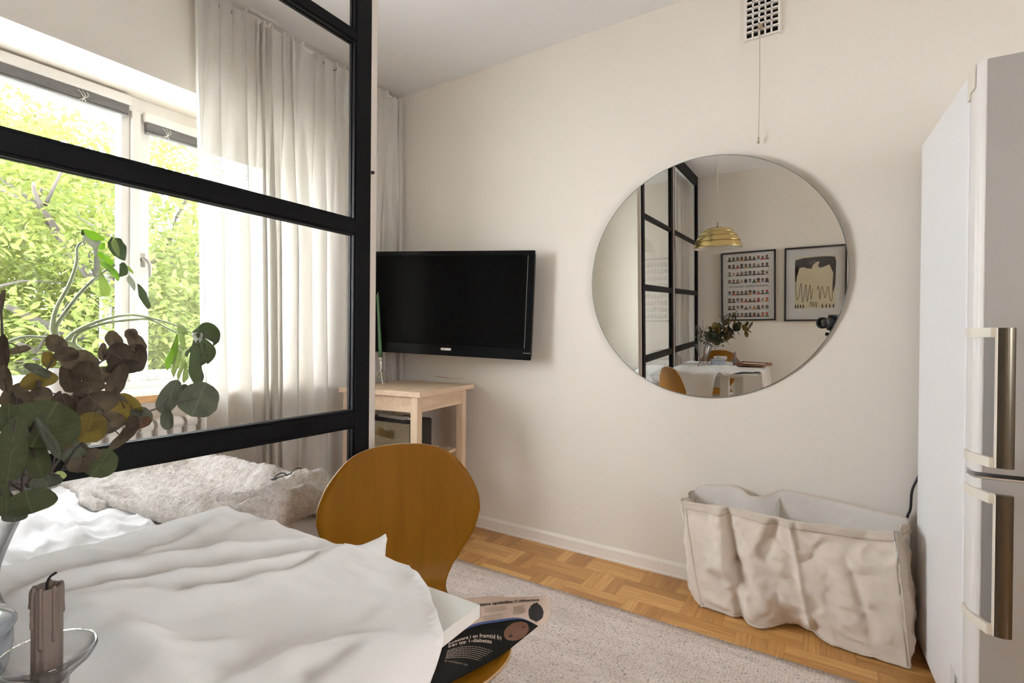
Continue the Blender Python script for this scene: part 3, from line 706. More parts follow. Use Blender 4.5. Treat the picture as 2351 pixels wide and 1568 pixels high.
# ------------------------------------------------------------------ vent grille with pull string
def vent():
    x0, x1, z0, z1 = -0.316, -0.176, 2.437, 2.655
    t = thing('air_vent', 'cream wall vent grille with square holes high above the mirror', 'air vent', ((x0 + x1) / 2, YB, z0))
    y0, y1 = YB - 0.018, YB
    b = MB()
    b.box((x0, y0 + 0.004, z0), (x0 + 0.009, y1, z1)); b.box((x1 - 0.009, y0 + 0.004, z0), (x1, y1, z1)); b.box((x0 + 0.009, y0 + 0.004, z0), (x1 - 0.009, y1, z0 + 0.008)); b.box((x0 + 0.009, y0 + 0.004, z1 - 0.008), (x1 - 0.009, y1, z1))
    b.box((x0 - 0.006, y1 - 0.005, z0 - 0.004), (x0, y1, z1 + 0.004)); b.box((x1, y1 - 0.005, z0 - 0.004), (x1 + 0.006, y1, z1 + 0.004))
    b.build('vent_frame', M['trim'], t)
    b = MB(); b.box((x0 + 0.009, y1 - 0.002, z0 + 0.008), (x1 - 0.009, y1 - 0.0005, z1 - 0.008)); b.build('dark_opening', M['ventdark'], t)
    b = MB(); n = 5; w = (x1 - x0 - 0.018)
    for i in range(1, n): x = x0 + 0.009 + w * i / n; b.box((x - 0.0032, y0, z0 + 0.006), (x + 0.0032, y1 - 0.004, z1 - 0.006))
    k = 8; hh = z1 - z0 - 0.016
    for i in range(1, k): z = z0 + 0.008 + hh * i / k; b.box((x0 + 0.006, y0, z - 0.003), (x1 - 0.006, y1 - 0.004, z + 0.003))
    b.build('grid', M['trim'], t)
    s = MB(); xs = -0.252
    s.tube(smooth_pts([(xs, y0 - 0.004, 2.478), (xs - 0.001, y0 - 0.006, 2.40), (xs + 0.0005, y0 - 0.005, 2.2), (xs - 0.002, y0 - 0.004, 1.995)], 6), 0.0014, 6)
    s.lathe([(0.0002, 0.018), (0.004, 0.013), (0.0025, 0.006), (0.005, -0.01), (0.0002, -0.012)], (xs - 0.002, y0 - 0.004, 1.985), 8)
    for q in range(7):
        a = q * 0.9; s.tube(smooth_pts([(xs - 0.008 + 0.003 * q, y0 - 0.004, 2.488 - 0.002 * q), (xs + 0.008 * math.cos(a), y0 - 0.012, 2.478 + 0.008 * math.sin(a)), (xs + 0.004 - 0.002 * q, y0 - 0.003, 2.465)], 4), 0.0016, 5)
    pc = s.build('pull_string', M['string'], t); pc['label'] = 'knotted pull string'
vent()

# ------------------------------------------------------------------ television
def tv():
    R = Matrix.Rotation(math.radians(15.3), 3, 'Z') @ Matrix.Rotation(math.radians(2.0), 3, 'Y')
    t = thing('television', 'black flat television on the wall above the birch cart', 'television', (-1.797, 2.18, 1.315), rot=R)
    W, H = 0.985, 0.588
    x0, x1, z0, z1 = -W / 2, W / 2, -H / 2, H / 2
    tb, sb, bb = 0.028, 0.034, 0.062
    b = MB(); b.box((x0 + 0.006, 0.018, z0 + 0.006), (x1 - 0.006, 0.062, z1 - 0.006), bevel=0.01); b.box((-0.3, 0.0622, -0.2), (0.3, 0.072, 0.2), bevel=0.004); b.build('back_shell', M['tvblack'], t, local=True)
    b = MB()
    b.box((x0, 0, z1 - tb), (x1, 0.02, z1), bevel=0.003); b.box((x0, 0, z0), (x1, 0.02, z0 + bb), bevel=0.003)
    b.box((x0, 0, z0 + bb), (x0 + sb, 0.02, z1 - tb)); b.box((x1 - sb, 0, z0 + bb), (x1, 0.02, z1 - tb)); b.build('bezel', M['tvblack'], t, local=True)
    b = MB(); b.box((x0 + sb, 0.006, z0 + bb), (x1 - sb, 0.016, z1 - tb)); b.build('screen', M['tvscreen'], t, local=True)
    for a, c in (((x1 - sb - 0.003, -0.0006, z0 + bb), (x1 - sb - 0.0008, 0.0, z1 - tb)), ((x1 - 0.042, -0.0006, z0 + 0.036), (x1 - 0.001, 0.0, z0 + 0.039)), ((x0 + 0.001, -0.0006, z0 + 0.036), (x0 + 0.035, 0.0, z0 + 0.039))):
        b = MB(); b.box(a, c); o = b.build('accent_line', M['steel'], t, local=True); o['label'] = 'thin metallic accent line'
    b = MB(); add_text(b, 'GRUNDIG', 0.02, lambda x, y: Vector((x - 0.032, -0.0008, z0 + 0.033 + y)), width=0.064, bold=0.006, height=0.0105); o = b.build('logo', M['print'], t, local=True, recalc=False); o['label'] = 'white brand lettering'
    # wall bracket
    b = MB(); b.box((-0.12, 0.0722, -0.1), (0.12, 0.085, 0.1), bevel=0.003)
    q = R.transposed() @ Vector((0, YB - 2.18 - 0.022, 0))
    b.tube([(0.0, 0.085, 0.0), (q.x * 0.5 + 0.05, 0.12, 0), (q.x, q.y, q.z)], 0.018, 10)
    b.build('wall_bracket', M['speck'], t, local=True)
tv()

# ------------------------------------------------------------------ birch kitchen cart
CC = (-1.996, 2.091, 0.0); CR = math.radians(7.1)
def cart():
    t = thing('kitchen_cart', 'pale birch kitchen cart with slatted shelf standing under the television', 'kitchen cart', CC, CR)
    W, D, H = 0.53, 0.55, 0.849; w, d = W / 2, D / 2
    b = MB(); b.box((-w, -d, H - 0.027), (w, d, H), bevel=0.002); b.build('tabletop', M['birch'], t, local=True)
    lw = 0.042; ix, iy = 0.022, 0.012
    for sx in (-1, 1):
        for sy in (-1, 1):
            x = sx * (w - ix - lw / 2); y = sy * (d - iy - lw / 2) if sy < 0 else d - 0.055 - lw / 2
            b = MB(); b.box((x - lw / 2, y - lw / 2, 0), (x + lw / 2, y + lw / 2, H - 0.0275), bevel=0.0015); b.build('leg', M['birchz'], t, local=True)
    yf, yb_ = -d + iy + 0.008, d - 0.055 - 0.03; xi = w - ix - lw
    def apron(name, a, c): bb = MB(); bb.box(a, c, bevel=0.001); bb.build(name, M['birch'], t, local=True)
    za, zb = H - 0.108, H - 0.0275
    apron('apron', (-xi, yf, za), (xi, yf + 0.02, zb)); apron('apron', (-xi, yb_, za), (xi, yb_ + 0.02, zb))
    ys0, ys1 = -d + iy + lw, d - 0.055 - lw
    apron('apron', (-w + ix + 0.008, ys0, za), (-w + ix + 0.028, ys1, zb)); apron('apron', (w - ix - 0.028, ys0, za), (w - ix - 0.008, ys1, zb))
    for z in (0.456, 0.16):
        apron('shelf_rail', (-xi, yf, z - 0.035), (xi, yf + 0.018, z)); apron('shelf_rail', (-xi, yb_, z - 0.035), (xi, yb_ + 0.018, z))
        for k in range(9):
            x = -xi + 0.012 + k * (2 * xi - 0.05) / 8
            apron('slat', (x, yf, z), (x + 0.03, yb_ + 0.018, z + 0.018))
cart()
def speaker():
    t = thing('speaker', 'black retro loudspeaker with gold script lettering on the cart shelf', 'speaker', (-2.035, 2.035, 0.4745), math.radians(5))
    W, D, H = 0.35, 0.185, 0.198
    b = MB(); b.box((-W / 2, -D / 2 + 0.012, 0.006), (W / 2, D / 2, H), bevel=0.012)
    b.box((-W / 2, -D / 2, 0.006), (W / 2, -D / 2 + 0.014, 0.02), bevel=0.004); b.box((-W / 2, -D / 2, H - 0.014), (W / 2, -D / 2 + 0.014, H), bevel=0.004)
    b.box((-W / 2, -D / 2, 0.018), (-W / 2 + 0.014, -D / 2 + 0.014, H - 0.012), bevel=0.003); b.box((W / 2 - 0.014, -D / 2, 0.018), (W / 2, -D / 2 + 0.014, H - 0.012), bevel=0.003)
    b.build('cabinet', M['speck'], t, local=True)
    b = MB(); b.box((-W / 2 + 0.014, -D / 2 + 0.004, 0.02), (W / 2 - 0.014, -D / 2 + 0.0125, H - 0.014)); b.build('grille', M['grille'], t, local=True)
    b = MB(); add_text(b, 'Marshall', 0.05, lambda x, y: Vector((-0.066 + x, -D / 2 + 0.001, 0.098 + y + 0.02 - 0.12 * x)), width=0.125, shear=0.35, bold=0.012, height=0.036)
    bmesh.ops.solidify(b.bm, geom=b.bm.faces[:], thickness=0.003); o = b.build('logo', M['gold'], t, local=True); o['label'] = 'gold script lettering'
    for sx in (-1, 1):
        for sy in (-1, 1):
            b = MB(); b.lathe([(0.0001, 0), (0.009, 0), (0.009, 0.0062), (0.0001, 0.0062)], (sx * (W / 2 - 0.03), sy * (D / 2 - 0.03), 0), 10); b.build('foot', M['speck'], t, local=True)
speaker()
t = thing('remote_control', 'slim white remote lying on top of the black loudspeaker', 'remote control', (-2.03, 2.0, 0.673), math.radians(-6))
b = MB(); b.box((-0.115, -0.02, 0), (0.115, 0.02, 0.017), bevel=0.003); b.build('casing', M['white'], t, local=True)
b = MB(); b.box((0.1155, -0.008, 0.004), (0.14, 0.008, 0.014), bevel=0.002); b.build('end_cap', M['print'], t, local=True)
# twig candlestick and taper
sp = onZ(874, 882, 0.849)
t = thing('candlestick', 'silver twig shaped candlestick with three splayed feet on the birch cart', 'candlestick', (sp.x, sp.y, 0.849))
def twig(pts, r, name):
    b = MB(); b.tube([Vector(p) + sp for p in smooth_pts(pts, 5)], r if not isinstance(r, list) else [r[0] + (r[1] - r[0]) * i / (len(smooth_pts(pts, 5)) - 1) for i in range(len(smooth_pts(pts, 5)))], 9)
    return b
b = twig([(0, 0, 0.07), (0.002, 0, 0.10), (0.0, 0, 0.125), (-0.002, 0, 0.135)], [0.0075, 0.0115], ''); b.lathe([(0.0115, 0), (0.0145, 0.012), (0.0155, 0.024), (0.013, 0.024), (0.0115, 0.012), (0.0001, 0.012)], sp + Vector((-0.002, 0, 0.133)), 14); b.build('stem', M['silver'], t)
for k, (dx, dy) in enumerate(((-0.038, -0.016), (0.04, -0.022), (0.006, 0.045))):
    b = twig([(0, 0, 0.08), (dx * 0.45, dy * 0.45, 0.062), (dx * 0.75, dy * 0.75, 0.035), (dx, dy, 0.004)], [0.0068, 0.0045], '')
    for q in (0.35, 0.62, 0.85):
        p = Vector((dx * q, dy * q, 0.07 * (1 - q) + 0.01)) + sp
        b.tube([p, p + Vector((0.007 * (1 if (k + int(q * 10)) % 2 else -1), 0.003, 0.006))], [0.003, 0.0022], 6)
    b.build('leg', M['silver'], t)
t = thing('candle', 'tall thin green taper candle standing in the silver twig candlestick', 'candle', sp + Vector((-0.002, 0, 0.1455)))
b = MB(); ax = [sp + Vector((-0.002 - 0.028 * k / 8, 0, 0.1455 + 0.375 * k / 8)) for k in range(9)]; b.tube(ax, [0.0108 - 0.0035 * (k / 8) for k in range(9)], 14); b.build('wax', M['green'], t)
b = MB(); e = ax[-1]; b.tube([e, e + Vector((0, 0, 0.008)), e + Vector((0.004, 0, 0.014))], 0.0014, 5); b.build('wick', M['whitewax'], t)
p = onZ(844, 874, 0.849)
t = thing('candle', 'short white pillar candle on the birch cart behind the partition post', 'candle', (p.x, p.y, 0.849))
b = MB(); b.lathe([(0.0001, 0), (0.036, 0), (0.037, 0.004), (0.037, 0.092), (0.034, 0.1), (0.0001, 0.098)], (p.x, p.y, 0.849), 32); b.build('wax', M['whitewax'], t)

# ------------------------------------------------------------------ fridge freezer
def fridge():
    t = thing('fridge_freezer', 'tall white fridge freezer with silver grey doors at the right edge', 'fridge freezer', (0.294, 2.362, 0), math.radians(3))
    W, D, H = 0.60, 0.56, 1.847
    b = MB(); b.box((0, -D, 0.03), (W, 0, H), bevel=0.006); b.build('body', M['fridgeside'], t, local=True)
    b = MB(); b.box((0.03, -D + 0.02, 0), (W - 0.03, -0.04, 0.0302)); b.build('plinth', M['gasket'], t, local=True)
    split = 0.778
    def door(z0, z1, hz0, hz1):
        g = MB(); g.box((0.01, -D - 0.0165, z0 + 0.01), (W - 0.01, -D - 0.0002, z1 - 0.01)); 
        y0, y1 = -D - 0.0815, -D - 0.017
        b = MB(); R = 0.022
        pr = [(0.0, y1), (0.0, y0 + 0.028)] + [(0.018 * (1 - math.cos(a)), y0 + 0.010 - 0.010 * math.sin(a) + 0.018 * (1 - math.sin(a))) for a in [PI / 2 * k / 6 for k in range(7)]]
        pl = pr; prr = [(W - x, y) for x, y in reversed(pr)]
        b.prism(pl + prr, z0, z1)
        d = b.build('door', M['fridgeedge'], t, local=True)
        for f in d.data.polygons: f.use_smooth = False
        g.build('gasket', M['gasket'], d, local=True)
        b = MB(); b.box((0.016, y0 - 0.0012, z0), (W - 0.016, y0 + 0.002, z1), bevel=0.0006); b.build('front_skin', M['fridgedoor'], d, local=True)
        # handle : two brackets from the door edge and a grip bar
        hw, hy = 0.034, y0 - 0.052
        for z in (hz0, hz1 - 0.024):
            b = MB(); poly = [(-0.006, y1 - 0.004), (-0.006, y0 + 0.02), (0.016, hy + 0.004), (0.030, hy + 0.004), (0.030, hy + 0.016), (0.022, hy + 0.018), (0.004, y0 + 0.016), (-0.0005, y0 + 0.03), (-0.0005, y1 - 0.004)]
            b.prism(poly, z, z + 0.024)
            br = b.build('handle_bracket', M['plasticcream'], d, local=True); br['label'] = 'cream plastic bracket'
        b = MB(); prof = [(0.028 + hw * k / 8, hy + 0.004 - 0.010 * math.sin(PI * (0.18 + 0.72 * k / 8))) for k in range(9)] + [(0.028 + hw, hy + 0.012), (0.028, hy + 0.016)]
        b.prism(prof, hz0 + 0.0008, hz1 - 0.0008); gr = b.build('handle', M['handle'], d, local=True); gr['label'] = 'brushed steel grip with a dark floor reflection in its colour'
        b = MB(); b.box((0.0265, hy - 0.003, hz0 + 0.001), (0.028, hy + 0.012, hz1 - 0.001)); b.build('handle_edge', M['plasticcream'], d, local=True)
        return d
    door(split + 0.010, H - 0.003, 0.812, 1.158); door(0.06, split - 0.006, 0.398, 0.747)
    b = MB(); b.box((0.004, -D - 0.078, split - 0.0055), (W - 0.004, -D - 0.02, split - 0.001)); b.build('door_gap_trim', M['chrome'], t, local=True)
    b = MB(); b.box((-0.003, -D - 0.016, H - 0.075), (0.02, -D + 0.006, H + 0.002), bevel=0.001); b.box((-0.004, -D - 0.058, H - 0.062), (-0.0002, -D - 0.0175, H - 0.001), bevel=0.001); o = b.build('hinge_cover', M['plasticcream'], t, local=True)
    # bar code sticker on the side
    b = MB(); y0, z0 = -D + 0.028, 0.095
    b.face([(-0.0005, y0 + 0.075, z0), (-0.0005, y0, z0), (-0.0005, y0, z0 + 0.095), (-0.0005, y0 + 0.075, z0 + 0.095)], 0)
    rnd = random.Random(4); z = z0 + 0.006
    while z < z0 + 0.088:
        h = rnd.choice((0.0012, 0.002, 0.003)); b.face([(-0.0009, y0 + 0.03, z), (-0.0009, y0 + 0.006, z), (-0.0009, y0 + 0.006, z + h), (-0.0009, y0 + 0.03, z + h)], 1); z += h + rnd.choice((0.0012, 0.002))
    b.build('sticker', [M['paper'], M['ink']], t, local=True)
fridge()
cb = MB(); cb.tube(smooth_pts([(0.34, 2.39, 0.78), (0.318, 2.385, 0.68), (0.30, 2.392, 0.615), (0.283, 2.395, 0.56), (0.279, 2.398, 0.49), (0.268, 2.402, 0.44), (0.262, 2.405, 0.30), (0.262, 2.404, 0.012), (0.266, 2.404, 0.004)], 6), 0.0042, 8)
tag(cb.build('power_cable', M['cable']), 'black power cable hanging down the wall behind the fridge and canvas bag', 'cable')

# ------------------------------------------------------------------ canvas storage bag
def bag():
    t = thing('storage_bag', 'large crumpled natural canvas storage bag standing open on the floor by the fridge', 'bag', (-0.12, 2.28, 0))
    # footprint corners: front-left, front-right, back-right, back-left
    def section(v):
        fl = Vector((-0.448, 2.195)).lerp(Vector((-0.535, 2.225)), v ** 0.8); fr = Vector((0.276, 2.160)).lerp(Vector((0.232, 2.160)), v)
        bR = Vector((0.286, 2.375)).lerp(Vector((0.290, 2.372)), v); bl = Vector((-0.535, 2.385)).lerp(Vector((-0.515, 2.393)), v)
        return fl, fr, bR, bl
    topz_f = [(0, .415), (0.12, .418), (.3, .433), (.42, .432), (.58, .436), (.72, .442), (.85, .440), (1, .462)]
    topz_b = [(0, .452), (.06, .462), (.22, .470), (.36, .480), (.48, .492), (.545, .495), (.58, .478), (.64, .452), (.70, .449), (.735, .470), (.80, .476), (.93, .462), (1, .430)]   # right -> left along the back
    creases = [((0.245, 0.0), (0.265, 0.5), -0.034, 0.028), ((0.265, 0.5), (0.255, 0.93), -0.030, 0.022), ((0.20, 0.45), (0.21, 0.92), 0.030, 0.040), ((0.09, 0.30), (0.19, 0.6), 0.016, 0.04),
               ((0.21, 0.5), (0.30, 0.10), 0.030, 0.030), ((0.13, 0.36), (0.17, 0.30), -0.018, 0.022), ((0.09, 0.10), (0.22, 0.06), 0.016, 0.025),
               ((0.50, 0.93), (0.42, 0.62), -0.020, 0.028), ((0.44, 0.95), (0.37, 0.70), 0.010, 0.03), ((0.35, 0.62), (0.38, 0.15), 0.010, 0.05), ((0.555, 0.96), (0.575, 0.06), 0.016, 0.012), ((0.53, 0.6), (0.55, 0.2), -0.010, 0.03),
               ((0.60, 0.85), (0.70, 0.5), -0.007, 0.03), ((0.72, 0.75), (0.78, 0.35), 0.008, 0.03), ((0.80, 0.62), (0.84, 0.08), -0.010, 0.02), ((0.66, 0.30), (0.74, 0.14), -0.008, 0.03), ((0.86, 0.9), (0.94, 0.80), -0.010, 0.02),
               ((0.42, 0.10), (0.34, 0.40), 0.014, 0.03), ((0.03, 0.85), (0.14, 0.90), -0.008, 0.02), ((0.07, 0.62), (0.10, 0.32), -0.010, 0.03), ((0.61, 0.12), (0.58, 0.0), -0.016, 0.02)]
    def crease(u, v):
        d = 0
        for (a, b2, h, w) in creases:
            A = Vector((a[0], a[1] * 0.55)); B = Vector((b2[0], b2[1] * 0.55)); P_ = Vector((u, v * 0.55)); ab = B - A
            k = max(0, min(1, (P_ - A).dot(ab) / ab.length_squared)); r = (P_ - A - ab * k).length
            d += h * math.exp(-(r / w) ** 2)
        return d
    def wall(s, v):
        # s in 0..4 : front, right, back, left
        fl, fr, bR, bl = section(v); s = s % 4; k = int(s); q = s - k
        if k == 0: p = fl.lerp(fr, q); zt = lerp_tab(topz_f, q); n = Vector((0, -1))
        elif k == 1: p = fr.lerp(bR, q); zt = .462 + (.452 - .462) * q; n = Vector((1, 0))
        elif k == 2: p = bR.lerp(bl, q); zt = lerp_tab(topz_b, q); n = Vector((0, 1))
        else: p = bl.lerp(fl, q); zt = .425 + (.415 - .425) * q; n = Vector((-1, 0))
        ed = min(q, 1 - q)
        # rounded corners
        cen = (fl + fr + bR + bl) / 4
        rc = max(0, 1 - ed / (0.06 if k in (0, 2) else 0.22)) ** 2
        p = p + (cen - p).normalized() * 0.014 * rc
        off = 0.0
        en = min(1, ed * 8)
        if k == 0:
            off = crease(q, v) + 0.010 * math.sin(PI * v) * en
            # the lower hem buckles inward near the middle
            off -= 0.060 * math.exp(-((q - 0.50) / 0.12) ** 2) * max(0, 1 - v * 4.0) - 0.045 * math.exp(-((q - 0.33) / 0.09) ** 2) * max(0, 1 - v * 3)
            # the rim: pulled back at the left, sagging inwards
            off += -0.018 * math.sin(PI * q * 2.5 + 0.4) * max(0, v - 0.75) * 4
        elif k == 2:
            off = -0.030 * math.exp(-((q - 0.66) / 0.10) ** 2) * max(0, v - 0.6) * 2.5 * 1.2 - 0.010 * math.sin(PI * q * 5) * v * 0.6
        elif k == 1: off = 0.016 * math.sin(PI * v * 1.2) * math.sin(PI * q) - 0.01
        else: off = 0.012 * math.sin(PI * v) * math.sin(PI * q) - 0.016 * math.exp(-((q - 0.5) / 0.2) ** 2) * v
        p = p + n * off
        nz = noise.noise((p.x * 22, p.y * 22, v * 8)) * 0.006 + noise.noise((p.x * 48, p.y * 48, v * 20)) * 0.002 - 0.009 * (1 - abs(noise.noise((p.x * 9 + 3, p.y * 9, v * 4.2)))) ** 7 + 0.006 * (1 - abs(noise.noise((p.x * 16, p.y * 16 + 5, v * 7)))) ** 8
        p = p + n * nz * (en if k != 2 else 0.3)
        z = zt * v
        if k == 0: z += 0.012 * math.exp(-((q - 0.50) / 0.10) ** 2) * (1 - v)
        if p.y > YB - 0.012: p.y = YB - 0.012
        return Vector((p.x, p.y, z + 0.004))
    b = MB(); b.grid(360, 60, lambda u, v: wall(u * 4, v), closeu=True)
    # floor of the bag
    o = b.build('bag_wall', M['canvas'], t)
    b = MB(); b.grid(60, 8, lambda u, v: (wall(u, 0.004) * (1 - v) + wall(3 - u, 0.004) * v) + Vector((0, 0, 0.002))); b.build('bag_base', M['canvas'], t)
    def nrm(s, v):
        a, b2 = wall(s - 0.012, v), wall(s + 0.012, v); d = b2 - a; n = Vector((d.y, -d.x, 0))
        return n.normalized() if n.length > 1e-6 else Vector((0, -1, 0))
    # pale lining: the same loop, slightly inside
    def inner(s, v):
        return wall(s, v) - nrm(s, v) * 0.007
    b = MB(); b.grid(300, 40, lambda u, v: inner(u * 4, 0.02 + v * 0.97), closeu=True); o = b.build('lining', M['canvasin'], t); o['label'] = 'pale inner lining'
    # folded hem band around the rim
    def hem(s, v):
        vv = 0.925 + 0.075 * v
        return wall(s, vv) + nrm(s, vv) * 0.0018 + Vector((0, 0, 0.002 * v))
    b = MB(); b.grid(360, 4, lambda u, v: hem(u * 4, v), closeu=True); h = b.build('hem_band', M['canvashem'], t, recalc=False); solidify(h, 0.003, 0)
    b = MB(); b.tube([wall(i / 90, 0.012) + Vector((0, -0.003, 0.001)) for i in range(0, 91)], 0.0038, 8); b.build('base_piping', M['piping'], t)
    for s, nm in ((0.03, 'side_seam'), (0.985, 'side_seam')):
        b = MB(); b.tube([wall(s, k / 30) + Vector((0, -0.0015, 0)) for k in range(31)], 0.0022, 6); b.build(nm, M['canvashem'], t)
    # inner divider sagging across the middle
    b = MB()
    def div(u, v):
        A = wall(0.50, 0.35 + 0.6 * v * (1 - 0.0 * u)); Bp = wall(2.55, 0.35 + 0.6 * v)
        p = A.lerp(Bp, 0.03 + 0.94 * u); p.z -= 0.07 * math.sin(PI * u) * v; p.x += 0.02 * math.sin(PI * u * 2) ; return p
    b.grid(16, 10, div); o = b.build('divider', M['canvasin'], t)
    # small toggle at the left bottom corner
    p = wall(0.02, 0.0); b = MB(); b.box(p + Vector((-0.006, -0.008, 0)), p + Vector((0.006, -0.001, 0.018)), bevel=0.001); b.build('corner_tab', M['piping'], t)
bag()

# ------------------------------------------------------------------ rug
b = MB()
RX0, RX1, RY0, RY1 = -1.02, 0.235, -0.85, 1.988
RX0 = -1.66
def rugf(u, v):
    x = RX0 + (RX1 - RX0) * u; y = RY0 + (RY1 - RY0) * v
    e = min(u, 1 - u) * (RX1 - RX0), min(v, 1 - v) * (RY1 - RY0)
    ew = 0.003 * math.sin(x * 420) if v > 0.999 or v < 0.001 else 0
    z = 0.011 if min(e) > 0.002 else 0.006
    return Vector((x, y + ew, z + 0.0012 * noise.noise((x * 6, y * 6, 1))))
b.grid(420, 60, rugf); V = None
o = b.build('rug', M['rug'], recalc=False); solidify(o, 0.006, -1)
tag(o, 'beige woven wool rug lying on the oak parquet', 'rug')

# ------------------------------------------------------------------ dining table
TX0, TX1, TY0, TY1, TZ = -1.085, -0.408, -0.27, 0.572, 0.745
def table():
    t = thing('dining_table', 'white dining table with thick top, one corner bare beyond the cloth', 'table', ((TX0 + TX1) / 2, (TY0 + TY1) / 2, 0))
    b = MB(); b.box((TX0, TY0, TZ - 0.019), (TX1, TY1, TZ), bevel=0.0015); b.build('tabletop', M['tablewhite'], t)
    for x, y in ((-0.65, 0.49), (-0.62, -0.15), (-1.03, 0.49), (-1.03, -0.15)):
        b = MB(); b.box((x - 0.033, y - 0.033, 0.0128), (x + 0.033, y + 0.033, TZ - 0.0195), bevel=0.002); b.build('leg', M['tablewhite'], t)
    for a, c in (((-0.997, 0.485, 0.62), (-0.683, 0.505, TZ - 0.0195)), ((-0.997, -0.16, 0.62), (-0.653, -0.14, TZ - 0.0195))):
        b = MB(); b.box(a, c, bevel=0.001); b.build('apron', M['tablewhite'], t)
table()

# ------------------------------------------------------------------ table cloth
RID = []
def ridge(pts, h, w, asym=0.0):
    q = [onZ(x, y, TZ + 0.012) for x, y in pts]
    RID.append(([Vector((p.x, p.y)) for p in q], h, w, asym))
def C3(l): return [(x / 2.612, y / 2.612 + 1000) for x, y in l]
ridge(C3([(380, 985), (900, 905), (1250, 860), (1650, 790), (2030, 690)]), 0.014, 0.016)
ridge(C3([(390, 925), (900, 770), (1500, 690), (1830, 650)]), 0.011, 0.02)
ridge(C3([(390, 1035), (700, 1000), (1000, 1015), (1300, 975), (1600, 890)]), 0.017, 0.024)
ridge(C3([(400, 1105), (520, 1120), (760, 1250), (950, 1400), (1100, 1480)]), 0.018, 0.022)
ridge(C3([(900, 1060), (1300, 1100), (1700, 1060), (2250, 1010)]), -0.012, 0.035)
ridge(C3([(1450, 1450), (1900, 1335), (2340, 1230)]), 0.012, 0.013)
ridge(C3([(2000, 1480), (2250, 1330), (2500, 1250)]), 0.010, 0.02)
ridge(C3([(300, 880), (700, 790), (1100, 640), (1350, 490)]), 0.008, 0.02)
ridge(C3([(700, 840), (1200, 760), (1560, 640)]), 0.006, 0.012)
ridge(C3([(820, 1180), (1100, 1260), (1500, 1220)]), 0.008, 0.02)
ridge(C3([(100, 960), (400, 880), (700, 830)]), 0.009, 0.015)
ridge(C3([(2500, 800), (2650, 1000), (2700, 1200)]), 0.010, 0.018)
STEP = [Vector(onZ(x, y, TZ + 0.02).xy) for x, y in ((560, 1342), (640, 1316), (710, 1285), (775, 1262), (860, 1243), (900, 1236))]
def cl_h(x, y):
    h = 0.0; P = Vector((x, y))
    for pts, a, w, s in RID:
        best = 9; tt = 0; n = len(pts) - 1
        for i in range(n):
            A, B_ = pts[i], pts[i + 1]; ab = B_ - A; k = max(0, min(1, (P - A).dot(ab) / max(ab.length_squared, 1e-9)))
            d = (P - A - ab * k).length
            if d < best: best = d; tt = (i + k) / n
        if best < 4 * w: h += 1.35 * a * math.exp(-(best / w) ** 2) * (0.35 + 0.65 * math.sin(PI * min(1, max(0, 0.12 + 0.8 * tt))))
    # a layer folded back on itself: sharp edge, fading towards the near side
    best = (9, 0, 0)
    for i in range(len(STEP) - 1):
        A, B_ = STEP[i], STEP[i + 1]; ab = B_ - A; k = max(0, min(1, (P - A).dot(ab) / ab.length_squared)); q = P - A - ab * k
        if q.length < best[0]: best = (q.length, (i + k) / (len(STEP) - 1), (q.x * ab.y - q.y * ab.x))
    d = best[0] * (1 if best[2] > 0 else -1); tt = best[1]
    e = max(0.0, min(1.0, (d + 0.004) / 0.009)); e = e * e * (3 - 2 * e)
    h += 0.017 * e * math.exp(-max(0, d) / 0.075) * min(1, tt * 2.2)
    # fine crumple, softer away from the folds
    h += 0.005 * (1 - abs(noise.noise((x * 5 - y * 11, y * 6 + x * 4, 21)))) ** 6 + 0.004 * (1 - abs(noise.noise((x * 12 - y * 7, y * 15 + x * 3, 31)))) ** 8
    h += 0.0035 * noise.noise((x * 9, y * 9, 3.1)) + 0.0028 * (1 - abs(noise.noise((x * 14 + y * 9, y * 17 - x * 6, 7)))) + 0.0012 * noise.noise((x * 40, y * 40, 1.7))
    return h
def bend(d, r=0.014):
    """distance past an edge -> (outward, down)"""
    if d <= 0: return d, 0.0
    a = d / r
    if a < PI / 2: return r * math.sin(a), r * (1 - math.cos(a))
    return r, r + (d - r * PI / 2)
def cloth_pt(s, q):
    h = cl_h(s, min(q, TY1)) if True else 0
    x, y, z = s, q, TZ + 0.0035 + max(0.0, h)
    de, dd = bend(q - (TY1 + 0.004)), bend(s - (TX1 + 0.004)); dl = bend((TX0 - 0.004) - s, 0.01)
    if q > TY1 + 0.004:
        y = TY1 + 0.004 + de[0]; z = TZ + 0.0035 + max(0, h) * max(0, 1 - (q - TY1) * 6) - de[1]
        y += (0.022 * math.sin(s * 21 + 1.0) + 0.018 * noise.noise((s * 8, q * 3, 4)) + 0.03) * min(1, (q - TY1) / 0.18)
        w = math.exp(-((s + 0.672) / 0.036) ** 2)
        y = y * (1 - w) + q * w; z = z * (1 - w) + (TZ + 0.004 + h * 0.6 + 0.02 * (q - TY1)) * w
    if s > TX1 + 0.004:
        x = TX1 + 0.004 + dd[0]; z = z - dd[1]; k = min(1, (s - TX1) / 0.15)
        x += (0.014 * math.sin(q * 26 + 0.6) + 0.016 + 0.012 * noise.noise((q * 9, s * 4, 8))) * k
    if s < TX0 - 0.004:
        x = TX0 - 0.004 - dl[0]; z = z - dl[1]
    return Vector((x, y, z))
CLOTH = [(-1.125, -0.30), (-0.21, -0.30), (-0.20, 0.20), (-0.262, 0.36), (-0.372, 0.455), (-0.47, 0.535), (-0.590, 0.600), (-0.676, 0.648), (-0.705, 0.72), (-0.78, 0.99), (-0.98, 0.97), (-1.125, 0.90)]
